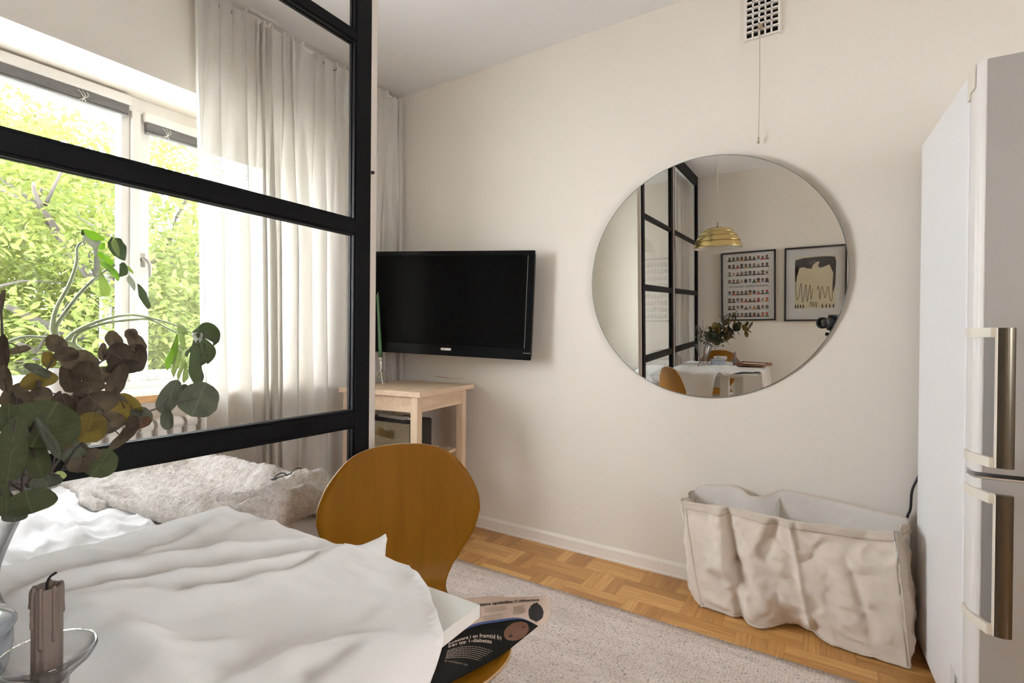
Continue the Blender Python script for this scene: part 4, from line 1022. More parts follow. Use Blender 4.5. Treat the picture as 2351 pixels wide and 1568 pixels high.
def cloth():
    bm = bmesh.new(); n = 0.0085
    X0, X1, Y0, Y1 = -1.14, -0.18, -0.32, 1.02
    nx, ny = int((X1 - X0) / n), int((Y1 - Y0) / n)
    V = [[bm.verts.new((X0 + (X1 - X0) * i / nx, Y0 + (Y1 - Y0) * j / ny, 0)) for i in range(nx + 1)] for j in range(ny + 1)]
    for j in range(ny):
        for i in range(nx): bm.faces.new((V[j][i], V[j][i + 1], V[j + 1][i + 1], V[j + 1][i]))
    k = len(CLOTH)
    # convex-ish outline: cut along every edge line of its convex pieces
    def inside(p):
        c = False
        for i in range(k):
            a, b_ = CLOTH[i], CLOTH[(i + 1) % k]
            if (a[1] > p[1]) != (b_[1] > p[1]) and p[0] < (b_[0] - a[0]) * (p[1] - a[1]) / (b_[1] - a[1]) + a[0]: c = not c
        return c
    kill = [f for f in bm.faces if not inside((f.calc_center_median().x, f.calc_center_median().y))]
    bmesh.ops.delete(bm, geom=kill, context='FACES')
    # snap the ragged border onto the outline
    for v in bm.verts:
        if v.is_boundary:
            best = None; P = Vector((v.co.x, v.co.y))
            for i in range(k):
                A, B_ = Vector(CLOTH[i]), Vector(CLOTH[(i + 1) % k]); ab = B_ - A; q = A + ab * max(0, min(1, (P - A).dot(ab) / ab.length_squared))
                d = (P - q).length
                if best is None or d < best[0]: best = (d, q)
            if best[0] < n * 1.5: v.co.x, v.co.y = best[1]
    for v in bm.verts: v.co = cloth_pt(v.co.x, v.co.y)
    for f in bm.faces: f.smooth = True
    mb = MB(); mb.bm.free(); mb.bm = bm
    o = mb.build('tablecloth', M['cloth'])
    solidify(o, 0.0012, 1)
    tag(o, 'crumpled white cotton cloth draped over the dining table', 'tablecloth')
cloth()

# ------------------------------------------------------------------ chairs
PROF = [(.0132, .832, .004), (.0130, .829, .055), (.0122, .818, .10), (.0110, .803, .13), (.0085, .778, .157), (.005, .735, .189), (0, .69, .2085), (-.003, .66, .213), (-.005, .635, .2115), (-.009, .586, .195), (-.014, .537, .163), (-.020, .500, .136), (-.034, .468, .118), (-.060, .449, .113), (-.10, .441, .125), (-.16, .438, .16), (-.23, .438, .19), (-.30, .441, .203), (-.35, .442, .199), (-.39, .440, .173), (-.42, .434, .12), (-.432, .431, .06), (-.435, .430, .004)]
def chair(label, loc, rz):
    t = thing('dining_chair', label, 'chair', loc, rz)
    P3 = smooth_pts([Vector(p) for p in PROF], 5)
    b = MB(); n = len(P3) - 1
    def fn(u, v):
        k = min(n, int(round(v * n))); y, z, w = P3[k]; w = max(0.003, w); x = (u * 2 - 1)
        # sideways hollow of the back and dishing of the seat
        back = max(0, min(1, (z - 0.50) / 0.15)); 
        return Vector((x * w, y - 0.25 * (x * w) ** 2 * back, z + (0.012 * (x * w / 0.2) ** 2) * (1 - back) * (1 if y < -0.08 else 0)))
    b.grid(22, n, fn); o = b.build('seat_shell', [M['ply'], M['plyedge']], t, local=True)
    solidify(o, 0.010, 0); o.modifiers[-1].material_offset_rim = 1
    o['label'] = 'moulded amber veneer back and seat in one shell'
    b = MB(); b.lathe([(0.0001, 0.402), (0.085, 0.402), (0.085, 0.422), (0.06, 0.430), (0.0001, 0.4315)], (0, -0.21, 0), 28); b.build('seat_plate', M['speck'], t, local=True)
    for sx in (-1, 1):
        for fy, y1 in ((-0.25, -0.415), (-0.17, 0.02)):
            b = MB(); pts = smooth_pts([(sx * 0.03, (fy - 0.21) / 2 - 0.0, 0.413), (sx * 0.10, fy + (y1 - fy) * 0.25, 0.408), (sx * 0.155, fy + (y1 - fy) * 0.6, 0.385), (sx * 0.185, fy + (y1 - fy) * 0.78, 0.30), (sx * 0.215, y1, 0.016)], 6)
            b.tube(pts, 0.0085, 10); l = b.build('leg', M['chrome'], t, local=True); l['label'] = 'chrome tube leg'
            b = MB(); b.tube([(sx * 0.2155, y1, 0.0135), (sx * 0.214, y1, 0.03)], 0.0105, 10); b.build('foot_cap', M['speck'], l, local=True)
chair('amber veneer chair with rounded back and a newspaper on its seat', (-0.962, 0.980, 0), math.radians(50.3))
chair('second amber veneer chair behind the vase, seen only in the round mirror', (-0.875, -0.735, 0), PI + 0.12)

# ------------------------------------------------------------------ newspaper on the chair seat
def newspaper():
    A0 = onZ(1130, 1460, 0.456)
    t = thing('newspaper', 'curled newspaper with a dark advert page lying on the chair seat beneath the table corner', 'newspaper', (A0.x, A0.y, 0.45))
    def cl(v): return max(0.0, min(1.0, v))
    def zf(px, py): return 0.4555 + 0.062 * cl((px - 1125) / 140) ** 1.4 + 0.014 * cl((1445 - py) / 75) + 0.004 * math.sin(px * 0.03)
    def S(px, py, dz=0.0): return onZ(px, py, zf(px, py) + dz)
    def curve(tab):
        pts = [Vector((x, y, 0)) for x, y in tab]; sm = smooth_pts(pts, 8); n = len(sm) - 1
        def f(u):
            k = u * n; i = min(n - 1, int(k)); p = sm[i].lerp(sm[i + 1], k - i); return p.x, p.y
        return f
    top = curve([(985, 1384), (1040, 1376), (1085, 1373), (1120, 1369), (1170, 1371), (1220, 1370), (1256, 1369)])
    rt = curve([(1256, 1369), (1264, 1379), (1265, 1395), (1262, 1413), (1254, 1428), (1236, 1437)])
    blue = curve([(960, 1500), (1020, 1464), (1065, 1444), (1100, 1431), (1145, 1424), (1180, 1419.5), (1205, 1422), (1236, 1437)])
    bot = curve([(935, 1600), (985, 1590), (1035, 1566), (1090, 1538), (1152, 1503), (1200, 1466), (1236, 1437)])
    def page(top_, bot_, right=None):
        def fn(u, v, dz=0.0):
            a, c = top_(u), bot_(u)
            x = a[0] * (1 - v) + c[0] * v; y = a[1] * (1 - v) + c[1] * v
            if right:
                r = right(v); k = u ** 6; x = x * (1 - k) + r[0] * k; y = y * (1 - k) + r[1] * k
            return S(x, y, dz)
        return fn
    pf = page(top, blue, rt); df = page(blue, bot)
    b = MB(); b.grid(96, 40, lambda u, v: pf(u, v)); o = b.build('pink_page', M['newspink'], t, recalc=False); o['label'] = 'salmon coloured article page'
    solidify(o, 0.0005, 0)
    b = MB(); b.grid(96, 48, lambda u, v: df(u, v, 0.0022)); o = b.build('dark_page', M['newsdark'], t, recalc=False); o['label'] = 'black advert page with pale lettering'
    solidify(o, 0.0005, 0); pg = o
    # blue band along the fold
    b = MB(); b.grid(48, 2, lambda u, v: S(blue(u)[0], blue(u)[1] + (v - 0.35) * 5.5 * math.sin(PI * min(1, u * 1.02)), 0.0031)); b.build('blue_band', M['newsblue'], pg, recalc=False)
    # white lettering
    def line(mb, s, x0, y0, w, slope, curv, h0, h1, dz=0.0034, bold=0.008, mi=0):
        def fn(x, y):
            q = x; px = x0 + w * q; py = y0 + slope * q + curv * q * q - y * (h0 + (h1 - h0) * q)
            return S(px, py, dz)
        add_text(mb, s, 1.0, fn, mi, width=1.0, bold=bold, height=1.0)
    b = MB()
    line(b, 'Investera i en framtid fri', 1030, 1481, 121, -57.8, 46.8, 5.4, 10.5)
    line(b, 'från typ 1-diabetes', 1029, 1487.8, 100, -42.2, 32, 5.4, 9.5)
    b.build('headline', M['newscream'], pg, recalc=False)
    b = MB(); rnd = random.Random(2)
    for k in range(7):
        x0, y0 = 1027 - 0.7 * k, 1494.5 + 2.9 * k; w = (104 - 4.5 * k)
        x = 0.0
        while x < 0.97:
            l = rnd.uniform(0.03, 0.085); l = min(l, 1 - x)
            def q(a, dy): return S(x0 + w * a, y0 + (1.0 + 0.5 * k) * a + 44 * (1 - 0.09 * k) * (a * a - a) + dy, 0.0034)
            b.face([q(x, 0.8), q(x + l, 0.8), q(x + l, -0.8), q(x, -0.8)]); x += l + 0.014
    b.build('small_print', M['newsdim'], pg, recalc=False)
    b = MB(); line(b, 'Bli månadsgivare och', 1021, 1519, 52, 2, 8, 3.6, 5, bold=0.0); b.build('call_line', M['newsdim'], pg, recalc=False)
    # cropped portrait photo at the right
    def blob(mb, cx, cy, rx, ry, rot, dz, mi=0, n=26, wob=0.06):
        c, s = math.cos(rot), math.sin(rot); pts = []
        for k in range(n):
            a = 2 * PI * k / n; r = 1 + wob * noise.noise((cx + 3 * math.cos(a), cy + 3 * math.sin(a), 0.5))
            x, y = rx * r * math.cos(a), ry * r * math.sin(a); pts.append(S(cx + c * x - s * y, cy + s * x + c * y, dz))
        mb.face(pts, mi)
    b = MB(); blob(b, 1186, 1449, 31, 20, -0.45, 0.0032); fo = b.build('portrait_print', [M['newsface']], pg, recalc=False)
    b = MB()
    for (x, y, rx, ry, r) in ((1173, 1460, 5.5, 3, -0.3), (1198, 1448, 5, 3.2, -0.5), (1199, 1441, 7, 1.6, -0.4), (1176, 1453, 6, 1.3, -0.3), (1187, 1461, 3, 1.6, -0.4)): blob(b, x, y, rx, ry, r, 0.0046)
    b.build('portrait_features', M['ink'], pg, recalc=False)
    # article page: headline, columns, picture
    pk = o
    pk = [c for c in t.children if c.name.startswith('pink_page')][0]
    b = MB(); line(b, 'ldens spöklika lådifierine', 1097, 1391.5, 141, -17, 4, 6.2, 4.2, 0.0014, 0.035); b.build('article_headline', M['ink'], pk, recalc=False)
    b = MB(); rnd = random.Random(5)
    for (x0, y0, w, n, sl) in ((1113, 1397, 52, 5, -6), (1098, 1400, 8, 10, -1), (1178, 1393, 30, 9, -4), (1108, 1415, 60, 6, -7)):
        for k in range(n):
            ww = w * rnd.uniform(0.75, 1.0); yy = y0 + k * 2.1
            b.face([S(x0, yy + 0.55, 0.0014), S(x0 + ww, yy + sl + 0.55, 0.0014), S(x0 + ww, yy + sl - 0.35, 0.0014), S(x0, yy - 0.35, 0.0014)])
    b.build('article_text', M['newsgrey'], pk, recalc=False)
    b = MB(); blob(b, 1230, 1406, 17, 21, 0.1, 0.0016, wob=0.14); b.face([S(1228, 1386, 0.0016), S(1232, 1387, 0.0016), S(1235, 1383, 0.0016), S(1232, 1383, 0.0016)]); b.build('article_picture', M['ink'], pk, recalc=False)
newspaper()

# ------------------------------------------------------------------ things on the table
VC = Vector((-0.872, 0.150, TZ + 0.012))
t = thing('glass_vase', 'clear waisted glass vase holding the eucalyptus on the table', 'vase', VC)
vp = [(0.0001, 0.0), (0.046, 0.0), (0.050, 0.004), (0.0485, 0.012), (0.041, 0.030), (0.037, 0.050), (0.0385, 0.075), (0.047, 0.105), (0.060, 0.140), (0.070, 0.168), (0.0755, 0.190), (0.0745, 0.192), (0.0715, 0.188), (0.066, 0.166), (0.056, 0.139), (0.043, 0.105), (0.0345, 0.076), (0.033, 0.052), (0.034, 0.034), (0.030, 0.022), (0.0001, 0.020)]
b = MB(); b.lathe([(p.x, p.y) for p in smooth_pts([(r, z, 0) for r, z in vp], 3)], VC, 56); b.build('vase_body', M['vaseglass'], t)
PCt = Vector((-0.762, 0.112, TZ + 0.012))
t = thing('lidded_pot', 'pale blue enamel pot with lid at the left edge of the table', 'pot', PCt)
b = MB(); b.lathe([(0.0001, 0), (0.052, 0), (0.058, 0.006), (0.0625, 0.03), (0.062, 0.050), (0.0001, 0.0495)], PCt, 48); b.build('pot_body', M['potblue'], t)
b = MB(); b.lathe([(0.0001, 0.0505), (0.064, 0.0505), (0.0655, 0.054), (0.062, 0.060), (0.045, 0.066), (0.015, 0.070), (0.0001, 0.0705)], PCt, 48); b.build('lid', M['potblue'], t)
b = MB(); b.lathe([(0.0001, 0.0706), (0.007, 0.0706), (0.006, 0.078), (0.012, 0.084), (0.011, 0.090), (0.0001, 0.092)], PCt, 24); b.build('lid_knob', M['potblue'], t)
BC = Vector((-0.775, -0.13, TZ + 0.012))
t = thing('bowl', 'small white bowl behind the pale blue pot, seen in the round mirror', 'bowl', BC)
b = MB(); b.lathe([(0.0001, 0), (0.03, 0), (0.032, 0.006), (0.052, 0.035), (0.060, 0.062), (0.057, 0.062), (0.049, 0.036), (0.03, 0.010), (0.0001, 0.008)], BC, 40); b.build('bowl_body', M['white'], t)
HC = Vector((-0.617, 0.165, TZ + 0.010))
t = thing('candle_holder', 'clear glass chamber candle holder with round dish rim on the tablecloth', 'candle holder', HC)
b = MB(); b.lathe([(0.0001, 0.0), (0.028, 0.0), (0.029, 0.004), (0.017, 0.010), (0.0155, 0.030), (0.0165, 0.040), (0.026, 0.050), (0.033, 0.056), (0.0372, 0.064), (0.0368, 0.0675), (0.0345, 0.0665), (0.030, 0.059), (0.021, 0.0525), (0.0155, 0.050), (0.0145, 0.038), (0.0001, 0.036)], HC, 56); b.build('holder_body', M['vaseglass'], t)
b = MB(); b.tube([Vector((0.012, -(0.036 + 0.015 - 0.015 * math.cos(a)), 0.055 + 0.012 * math.sin(a))) + HC for a in [2 * PI * k / 18 for k in range(18)]], 0.0036, 8, closed=True); b.build('ring_handle', M['vaseglass'], t)
t = thing('candle', 'burnt down taupe pillar candle with black wick in the glass holder', 'candle', HC + Vector((0, 0, 0.0365)))
def rib(a, z): return 1 + 0.028 * math.sin(a * 13 + 2) + 0.035 * noise.noise((math.cos(a) * 4, math.sin(a) * 4, z * 30)) + 0.10 * max(0, noise.noise((math.cos(a) * 2.6, math.sin(a) * 2.6, z * 5 + 4)))
b = MB(); zt = 0.884 - HC.z
b.lathe([(0.0001, 0.0365), (0.0112, 0.0365)] + [(0.0112 - 0.0005 * k / 60, 0.038 + (zt - 0.040) * k / 60) for k in range(61)] + [(0.0104, zt), (0.0090, zt - 0.001), (0.0076, zt - 0.005), (0.006, zt - 0.008), (0.0001, zt - 0.009)], HC, 120, rfun=rib)
for a, l in ((0.2, 0.05), (1.5, 0.03), (2.7, 0.06), (4.0, 0.028), (4.45, 0.018), (4.9, 0.036), (5.6, 0.055)):
    x, y = 0.0105 * math.cos(a), 0.0105 * math.sin(a)
    b.tube(smooth_pts([HC + Vector((x * 0.9, y * 0.9, zt + 0.001)), HC + Vector((x * 1.03, y * 1.03, zt - 0.004)), HC + Vector((x * 1.06, y * 1.06, zt - l * 0.6)), HC + Vector((x * 1.06, y * 1.06, zt - l))], 4), [0.0012, 0.0016, 0.0018, 0.0018, 0.0017, 0.0016, 0.0015, 0.0015, 0.0015, 0.0016, 0.0018, 0.0020, 0.0012], 8)
b.build('wax', M['candle'], t)
b = MB(); b.tube(smooth_pts([HC + Vector((0, 0, zt - 0.010)), HC + Vector((0, 0, zt + 0.002)), HC + Vector((0.001, 0.002, zt + 0.008)), HC + Vector((0.005, 0.005, zt + 0.0115))], 4), 0.0011, 6); b.build('wick', M['wick'], t)
t = thing('serving_tray', 'dark brown wooden tray on the table, seen in the round mirror', 'tray', (-0.49, 0.06, TZ + 0.022), math.radians(20))
b = MB(); b.box((-0.12, -0.075, 0.0), (0.12, 0.075, 0.008), bevel=0.002); b.build('tray_base', M['board'], t, local=True)
b = MB()
for a, c in (((-0.13, -0.085, 0.0), (0.13, -0.0755, 0.022)), ((-0.13, 0.0755, 0.0), (0.13, 0.085, 0.022)), ((-0.13, -0.0755, 0.0), (-0.1205, 0.0755, 0.022)), ((0.1205, -0.0755, 0.0), (0.13, 0.0755, 0.022))): b.box(a, c, bevel=0.002)
b.build('tray_rim', M['board'], t, local=True)
t = thing('napkin', 'folded pale cloth napkin lying in the dark wooden tray, seen in the round mirror', 'napkin', (-0.49, 0.06, TZ + 0.0305), math.radians(20))
b = MB(); b.grid(24, 16, lambda u, v: Vector(((u - 0.5) * 0.2, (v - 0.5) * 0.12, 0.006 + 0.003 * noise.noise((u * 4, v * 4, 2)))))
o = b.build('napkin_cloth', M['cloth'], t, local=True); solidify(o, 0.005, -1)

# ------------------------------------------------------------------ eucalyptus
def leaf_mesh(P, e1, e2, n, rx, ry, curl, seed, wob=0.10):
    b = MB()
    def fn(u, v):
        tt = (v * 2 - 1); w = math.sqrt(max(0.0, 1 - abs(tt) ** 2.2)) * (1 - 0.16 * tt); w = max(w, 0.02)
        x = (u * 2 - 1) * w
        ed = 1 + wob * noise.noise((tt * 1.9 + seed, x * 1.9, seed * 3.1))
        h = curl[0] * x * x + curl[1] * tt * tt + 0.12 * noise.noise((x * 1.5, tt * 1.5, seed)) + 0.13 * abs(x) + 0.06 * abs(x) * noise.noise((x * 4, tt * 4, seed + 2))
        return P + e1 * (x * rx * ed) + e2 * (tt * ry * ed) + n * (h * (rx + ry) * 0.5)
    nu, nv = 12, 16
    V = b.grid(nu, nv, fn)
    lay = b.bm.loops.layers.uv.new('leaf'); uvs = {}
    for j, row in enumerate(V):
        tt = j / nv * 2 - 1; w = max(math.sqrt(max(0.0, 1 - abs(tt) ** 2.2)) * (1 - 0.16 * tt), 0.02)
        for i_, vt in enumerate(row): uvs[vt] = ((i_ / nu * 2 - 1) * w, tt)
    for f in b.bm.faces:
        for lp in f.loops: lp[lay].uv = uvs[lp.vert]
    return b
def make_branch(label, stemwp, leaves, seed, cat='branch'):
    """stemwp: list of stems, each a list of world points; leaves: (P, rx, ry, rot, key, tilt)"""
    t = thing('eucalyptus_branch', label, cat, VC + Vector((0, 0, 0.025)), group=None)
    rnd = random.Random(seed); allp = []
    for k, wp in enumerate(stemwp):
        pts = smooth_pts(wp, 7); allp += pts[len(pts) // 4:]
        b = MB(); b.tube(pts, [0.0021 - 0.0011 * i / (len(pts) - 1) for i in range(len(pts))], 6); b.build('twig' if k else 'stem', M['stem'], t)
    for i, (P, rx, ry, rot, key, tilt) in enumerate(leaves):
        d = (P - CAM).normalized(); r = d.cross(Vector((0, 0, 1))).normalized(); u = r.cross(d).normalized()
        e1 = r * math.cos(rot) + u * math.sin(rot); e2 = u * math.cos(rot) - r * math.sin(rot); n = -d
        a = rnd.uniform(-tilt, tilt); c = rnd.uniform(-tilt, tilt)
        R = Matrix.Rotation(a, 3, e1) @ Matrix.Rotation(c, 3, e2)
        e1, e2, n = R @ e1, R @ e2, R @ n
        near = min(allp, key=lambda q: (q - P).length)
        lf = leaf_mesh(P, e1, e2, n, rx / max(0.6, abs(math.cos(c))), ry / max(0.6, abs(math.cos(a))), (rnd.uniform(-0.22, 0.16), rnd.uniform(-0.22, 0.22)), seed * 10 + i)
        o = lf.build('leaf', LEAF[key], t, recalc=False)
        if (near - P).length > 0.004 and (near - P).length < 0.14:
            side = P + e2 * (-ry * 0.9 if (near - P).dot(e2) < 0 else ry * 0.9)
            b = MB(); b.tube([near, near.lerp(side, 0.5) + Vector((0, 0, 0.004)), side, P], 0.0008, 5); b.build('petiole', M['stem'], o)
def pl(px, py, dx): return onX(px, py, -0.872 + dx)
def LV(px, py, rx, ry, rot, key, dx=0.0, tilt=0.35):
    P = pl(px, py, dx); dep = (P - CAM).dot(_f2); k = 1.12 * dep / F_PX; c = dep / (P - CAM).length; ca = math.cos(math.radians(rot)) ** 2; rx *= 1 - (1 - c) * ca; ry *= 1 - (1 - c) * (1 - ca)
    return (P, rx * k, ry * k, math.radians(rot), key, tilt)
rim = VC + Vector((0.02, 0.02, 0.19)); base = VC + Vector((0, 0, 0.03))
def S_(*pp, b0=(0, 0)): return [base + Vector((b0[0], b0[1], 0)), rim + Vector((b0[0] * -2, b0[1] * -2, 0))] + [pl(*p) for p in pp]
make_branch('eucalyptus branch reaching furthest right, ending in a pair of round grey-green leaves',
    [S_((100, 1120, 0.05), (186, 1020, 0.03), (262, 985, 0.02), (340, 945, 0.0), (420, 922, 0.0), (456, 914, 0.0)), [pl(186, 1020, 0.03), pl(215, 1040, 0.04), pl(232, 1062, 0.05)]],
    [LV(457, 916, 41, 37, -20, 'G', 0, 0.12), LV(389, 910, 21, 38, -22, 'G', 0.0, 0.15), LV(385, 962, 14, 23, 5, 'G', 0.01), LV(424, 898, 13, 15, 0, 'G', -0.02), LV(324, 955, 20, 24, 30, 'G', 0.01), LV(324, 970, 22, 12, 15, 'R', 0.02),
     LV(300, 985, 26, 11, 35, 'B', 0.01), LV(232, 1062, 34, 33, -30, 'K', 0.05, 0.15), LV(213, 1043, 18, 13, 25, 'B', 0.06), LV(183, 1068, 26, 16, -15, 'B', 0.07), LV(170, 1036, 28, 22, 40, 'G', 0.03)], 1)
make_branch('eucalyptus branch with yellowish brown round leaves crossing the lower black rail',
    [S_((70, 1130, 0.08), (140, 1050, 0.05), (200, 965, 0.03), (262, 900, 0.0), (288, 850, -0.02)), [pl(200, 965, 0.03), pl(205, 958, 0.04), pl(205, 990, 0.05)], [pl(262, 900, 0), pl(300, 930, 0.0)]],
    [LV(205, 982, 40, 32, -12, 'O', 0.05, 0.15), LV(286, 938, 33, 35, 20, 'O', 0.0, 0.15), LV(222, 928, 46, 27, 32, 'B', 0.02), LV(270, 873, 19, 36, -18, 'B', 0.0, 0.2), LV(255, 968, 26, 24, 40, 'B', 0.02), LV(282, 1006, 34, 11, 35, 'B', 0.03),
     LV(236, 860, 30, 17, 15, 'B', -0.02), LV(180, 925, 30, 22, 20, 'D', 0.0), LV(158, 868, 22, 30, 10, 'D', -0.02), LV(303, 972, 14, 18, 0, 'B', 0.02)], 2)
make_branch('eucalyptus branch of curled dark brown leaves rising in front of the window mullion',
    [S_((60, 1110, 0.06), (110, 1000, 0.03), (170, 905, 0.0), (230, 832, -0.02), (296, 795, -0.03)), [pl(230, 832, -0.02), pl(196, 835, -0.02), pl(186, 829, -0.01)]],
    [LV(276, 818, 30, 29, 10, 'D', -0.02, 0.15), LV(316, 822, 20, 30, -12, 'D', -0.03, 0.2), LV(262, 779, 16, 20, 25, 'B', -0.03), LV(313, 786, 16, 27, 28, 'B', -0.03), LV(300, 765, 14, 10, 25, 'B', -0.04), LV(237, 808, 10, 19, 0, 'B', -0.03),
     LV(186, 829, 39, 24, -16, 'B', -0.01, 0.2), LV(204, 890, 33, 15, 15, 'B', 0.0), LV(283, 842, 36, 16, 5, 'D', -0.01), LV(200, 852, 30, 22, -10, 'B', 0.01)], 3)
make_branch('eucalyptus branch of brown leaves standing upright in front of the wide window pane',
    [S_((40, 1090, 0.06), (60, 960, 0.03), (90, 880, 0.0), (124, 820, -0.02), (130, 790, -0.02)), [pl(60, 960, 0.03), pl(14, 880, 0.02), pl(6, 780, 0.0), pl(2, 690, 0.0)]],
    [LV(128, 788, 19, 22, 35, 'B', -0.02, 0.2), LV(112, 826, 15, 18, 10, 'O', -0.02), LV(153, 813, 26, 16, 10, 'B', -0.01), LV(86, 850, 28, 11, -42, 'G', 0.0), LV(88, 872, 40, 19, 15, 'O', 0.0, 0.2), LV(45, 803, 23, 8, 20, 'B', 0.0, 0.2),
     LV(8, 808, 14, 37, 0, 'D', 0.03), LV(4, 690, 7, 24, -8, 'B', 0.0), LV(92, 908, 26, 19, -12, 'B', 0.01), LV(35, 912, 34, 24, 15, 'B', 0.03), LV(38, 930, 16, 16, 0, 'D', 0.05), LV(150, 925, 18, 22, 20, 'D', 0.02), LV(128, 918, 9, 20, -20, 'D', 0.03), LV(12, 870, 16, 28, 5, 'B', 0.04), LV(60, 885, 40, 10, 18, 'B', -0.01)], 4)
make_branch('eucalyptus branch with the largest deep green leaves hanging over the vase rim',
    [S_((40, 1150, 0.10), (52, 1090, 0.16), (60, 1010, 0.2), (90, 965, 0.2)), [pl(52, 1090, 0.16), pl(100, 1085, 0.12), pl(137, 1092, 0.10)], [pl(40, 1150, 0.10), pl(60, 1150, 0.16)]],
    [LV(102, 973, 78, 50, -24, 'K', 0.20, 0.12), LV(28, 1030, 36, 66, -6, 'K', 0.25, 0.15), LV(82, 1050, 27, 48, 14, 'K', 0.18), LV(20, 960, 30, 30, 0, 'K', 0.24), LV(112, 1006, 12, 50, 22, 'G', 0.24), LV(107, 1104, 34, 15, 8, 'G', 0.1), LV(136, 1092, 14, 10, 10, 'Y', 0.1), LV(98, 1084, 9, 8, 0, 'Y', 0.12),
     LV(66, 1153, 58, 26, 12, 'K', 0.16, 0.3), LV(4, 1140, 16, 42, 0, 'K', 0.2), LV(34, 1180, 28, 17, 0, 'G', 0.1), LV(135, 1022, 30, 12, -10, 'B', 0.1)], 5)
rnd = random.Random(21)
for q, (lab, tip) in enumerate((('eucalyptus branch leaning out over the tray, seen in the round mirror', Vector((-0.52, -0.02, 1.08))), ('eucalyptus branch rising highest over the table, seen in the round mirror', Vector((-0.66, -0.03, 1.18))), ('short leafy eucalyptus branch low over the pale blue pot, seen in the round mirror', Vector((-0.70, 0.01, 1.03))))):
    mid = rim.lerp(tip, 0.5) + Vector((0, 0, 0.03)); lv = []
    st = [base, rim, mid, tip]
    sm = smooth_pts(st, 8)
    for k in range(26):
        p = sm[min(len(sm) - 1, 11 + k * (len(sm) - 12) // 25)] + Vector((rnd.uniform(-.055, .055), rnd.uniform(-.08, .03), rnd.uniform(-.05, .06)))
        p.y = min(p.y, 0.20 * (-p.x) - 0.05)
        r = rnd.uniform(0.025, 0.036); lv.append((p, r, r * rnd.uniform(0.8, 1.1), rnd.uniform(0, 6), rnd.choice('BBGKGO'), 0.8))
    make_branch(lab, [st], lv, 30 + q)

# ------------------------------------------------------------------ bed, bedding
BX0, BX1, BY0, BY1 = -2.35, -1.285, -1.06, 1.03
t = thing('bed', 'bed with dark base and white mattress filling the alcove behind the glass partition', 'bed', ((BX0 + BX1) / 2, 0, 0))
b = MB(); b.box((BX0, BY0, 0.10), (BX1, BY1, 0.30), bevel=0.01); b.build('bed_base', M['darkbed'], t)
b = MB(); b.box((BX0, BY0, 0.301), (BX1, BY1, 0.485), bevel=0.03); b.build('mattress', M['duvet'], t)
for x in (BX0 + 0.06, BX1 - 0.06):
    for y in (BY0 + 0.08, BY1 - 0.08):
        z0_ = 0.0135 if x > -1.7 else 0.0
        b = MB(); b.lathe([(0.0001, 0), (0.02, 0), (0.026, 0.0995 - z0_), (0.0001, 0.0995 - z0_)], (x, y, z0_), 16); b.build('leg', M['birchz'], t)
def soft(x, y, sd): return 0.020 * (1 - abs(noise.noise((x * 3 + y * 6, y * 7 - x * 2, sd + 9)))) ** 6 + 0.012 * (1 - abs(noise.noise((x * 9 - y * 5, y * 12, sd + 5)))) ** 8 + 0.016 * noise.noise((x * 4, y * 4, sd)) + 0.012 * (1 - abs(noise.noise((x * 6 + y * 5, y * 9, sd + 2)))) ** 3 + 0.005 * noise.noise((x * 18, y * 18, sd))
def duvet(u, v):
    x0, x1, y0, y1 = BX0 - 0.03, BX1 + 0.015, -0.45, BY1 + 0.005
    x = x0 + (x1 - x0) * u; y = y0 + (y1 - y0) * v
    e = min(u * (x1 - x0), (1 - u) * (x1 - x0), v * (y1 - y0), (1 - v) * (y1 - y0))
    z = 0.487 + 0.075 * (1 - math.exp(-e / 0.035)) + soft(x, y, 1.0) * min(1, e / 0.05)
    z += 0.018 * math.exp(-(((y - 0.52) - 0.10 * (x + 1.6)) / 0.02) ** 2) * (1 if x > -2.2 else 0) + 0.014 * math.exp(-(((y - 0.40) - 0.25 * (x + 1.6)) / 0.018) ** 2) + 0.012 * math.exp(-(((y - 0.62) + 0.18 * (x + 1.8)) / 0.015) ** 2)
    return Vector((x, y, max(z, 0.4875)))
b = MB(); b.grid(110, 140, duvet); o = b.build('duvet', M['duvet'], recalc=False); tag(o, 'rumpled white duvet spread over the bed behind the glass', 'duvet')
for k, (x, y, lab) in enumerate(((-2.02, -0.78, 'pale grey pillow at the bed head, nearest the window'), (-1.53, -0.76, 'pale grey pillow nearest the glass partition at the bed head'))):
    b = MB()
    def pil(u, v):
        a, c = u * 2 - 1, v * 2 - 1; h = 0.075 * (max(0, 1 - abs(a) ** 3.2) * max(0, 1 - abs(c) ** 3.2)) ** 0.6
        return Vector((x + a * 0.24 * (1 - 0.07 * c * c), y + c * 0.19 * (1 - 0.07 * a * a), 0)), h
    b.grid(30, 24, lambda u, v: pil(u, v)[0] + Vector((0, 0, 0.565 + pil(u, v)[1] + 0.006 * noise.noise((u * 6, v * 6, k)))))
    b.grid(30, 24, lambda u, v: pil(u, v)[0] + Vector((0, 0, 0.565 - pil(u, v)[1])))
    bmesh.ops.remove_doubles(b.bm, verts=b.bm.verts, dist=0.0008)
    o = b.build('pillow', M['pillow']); tag(o, lab, 'pillow')

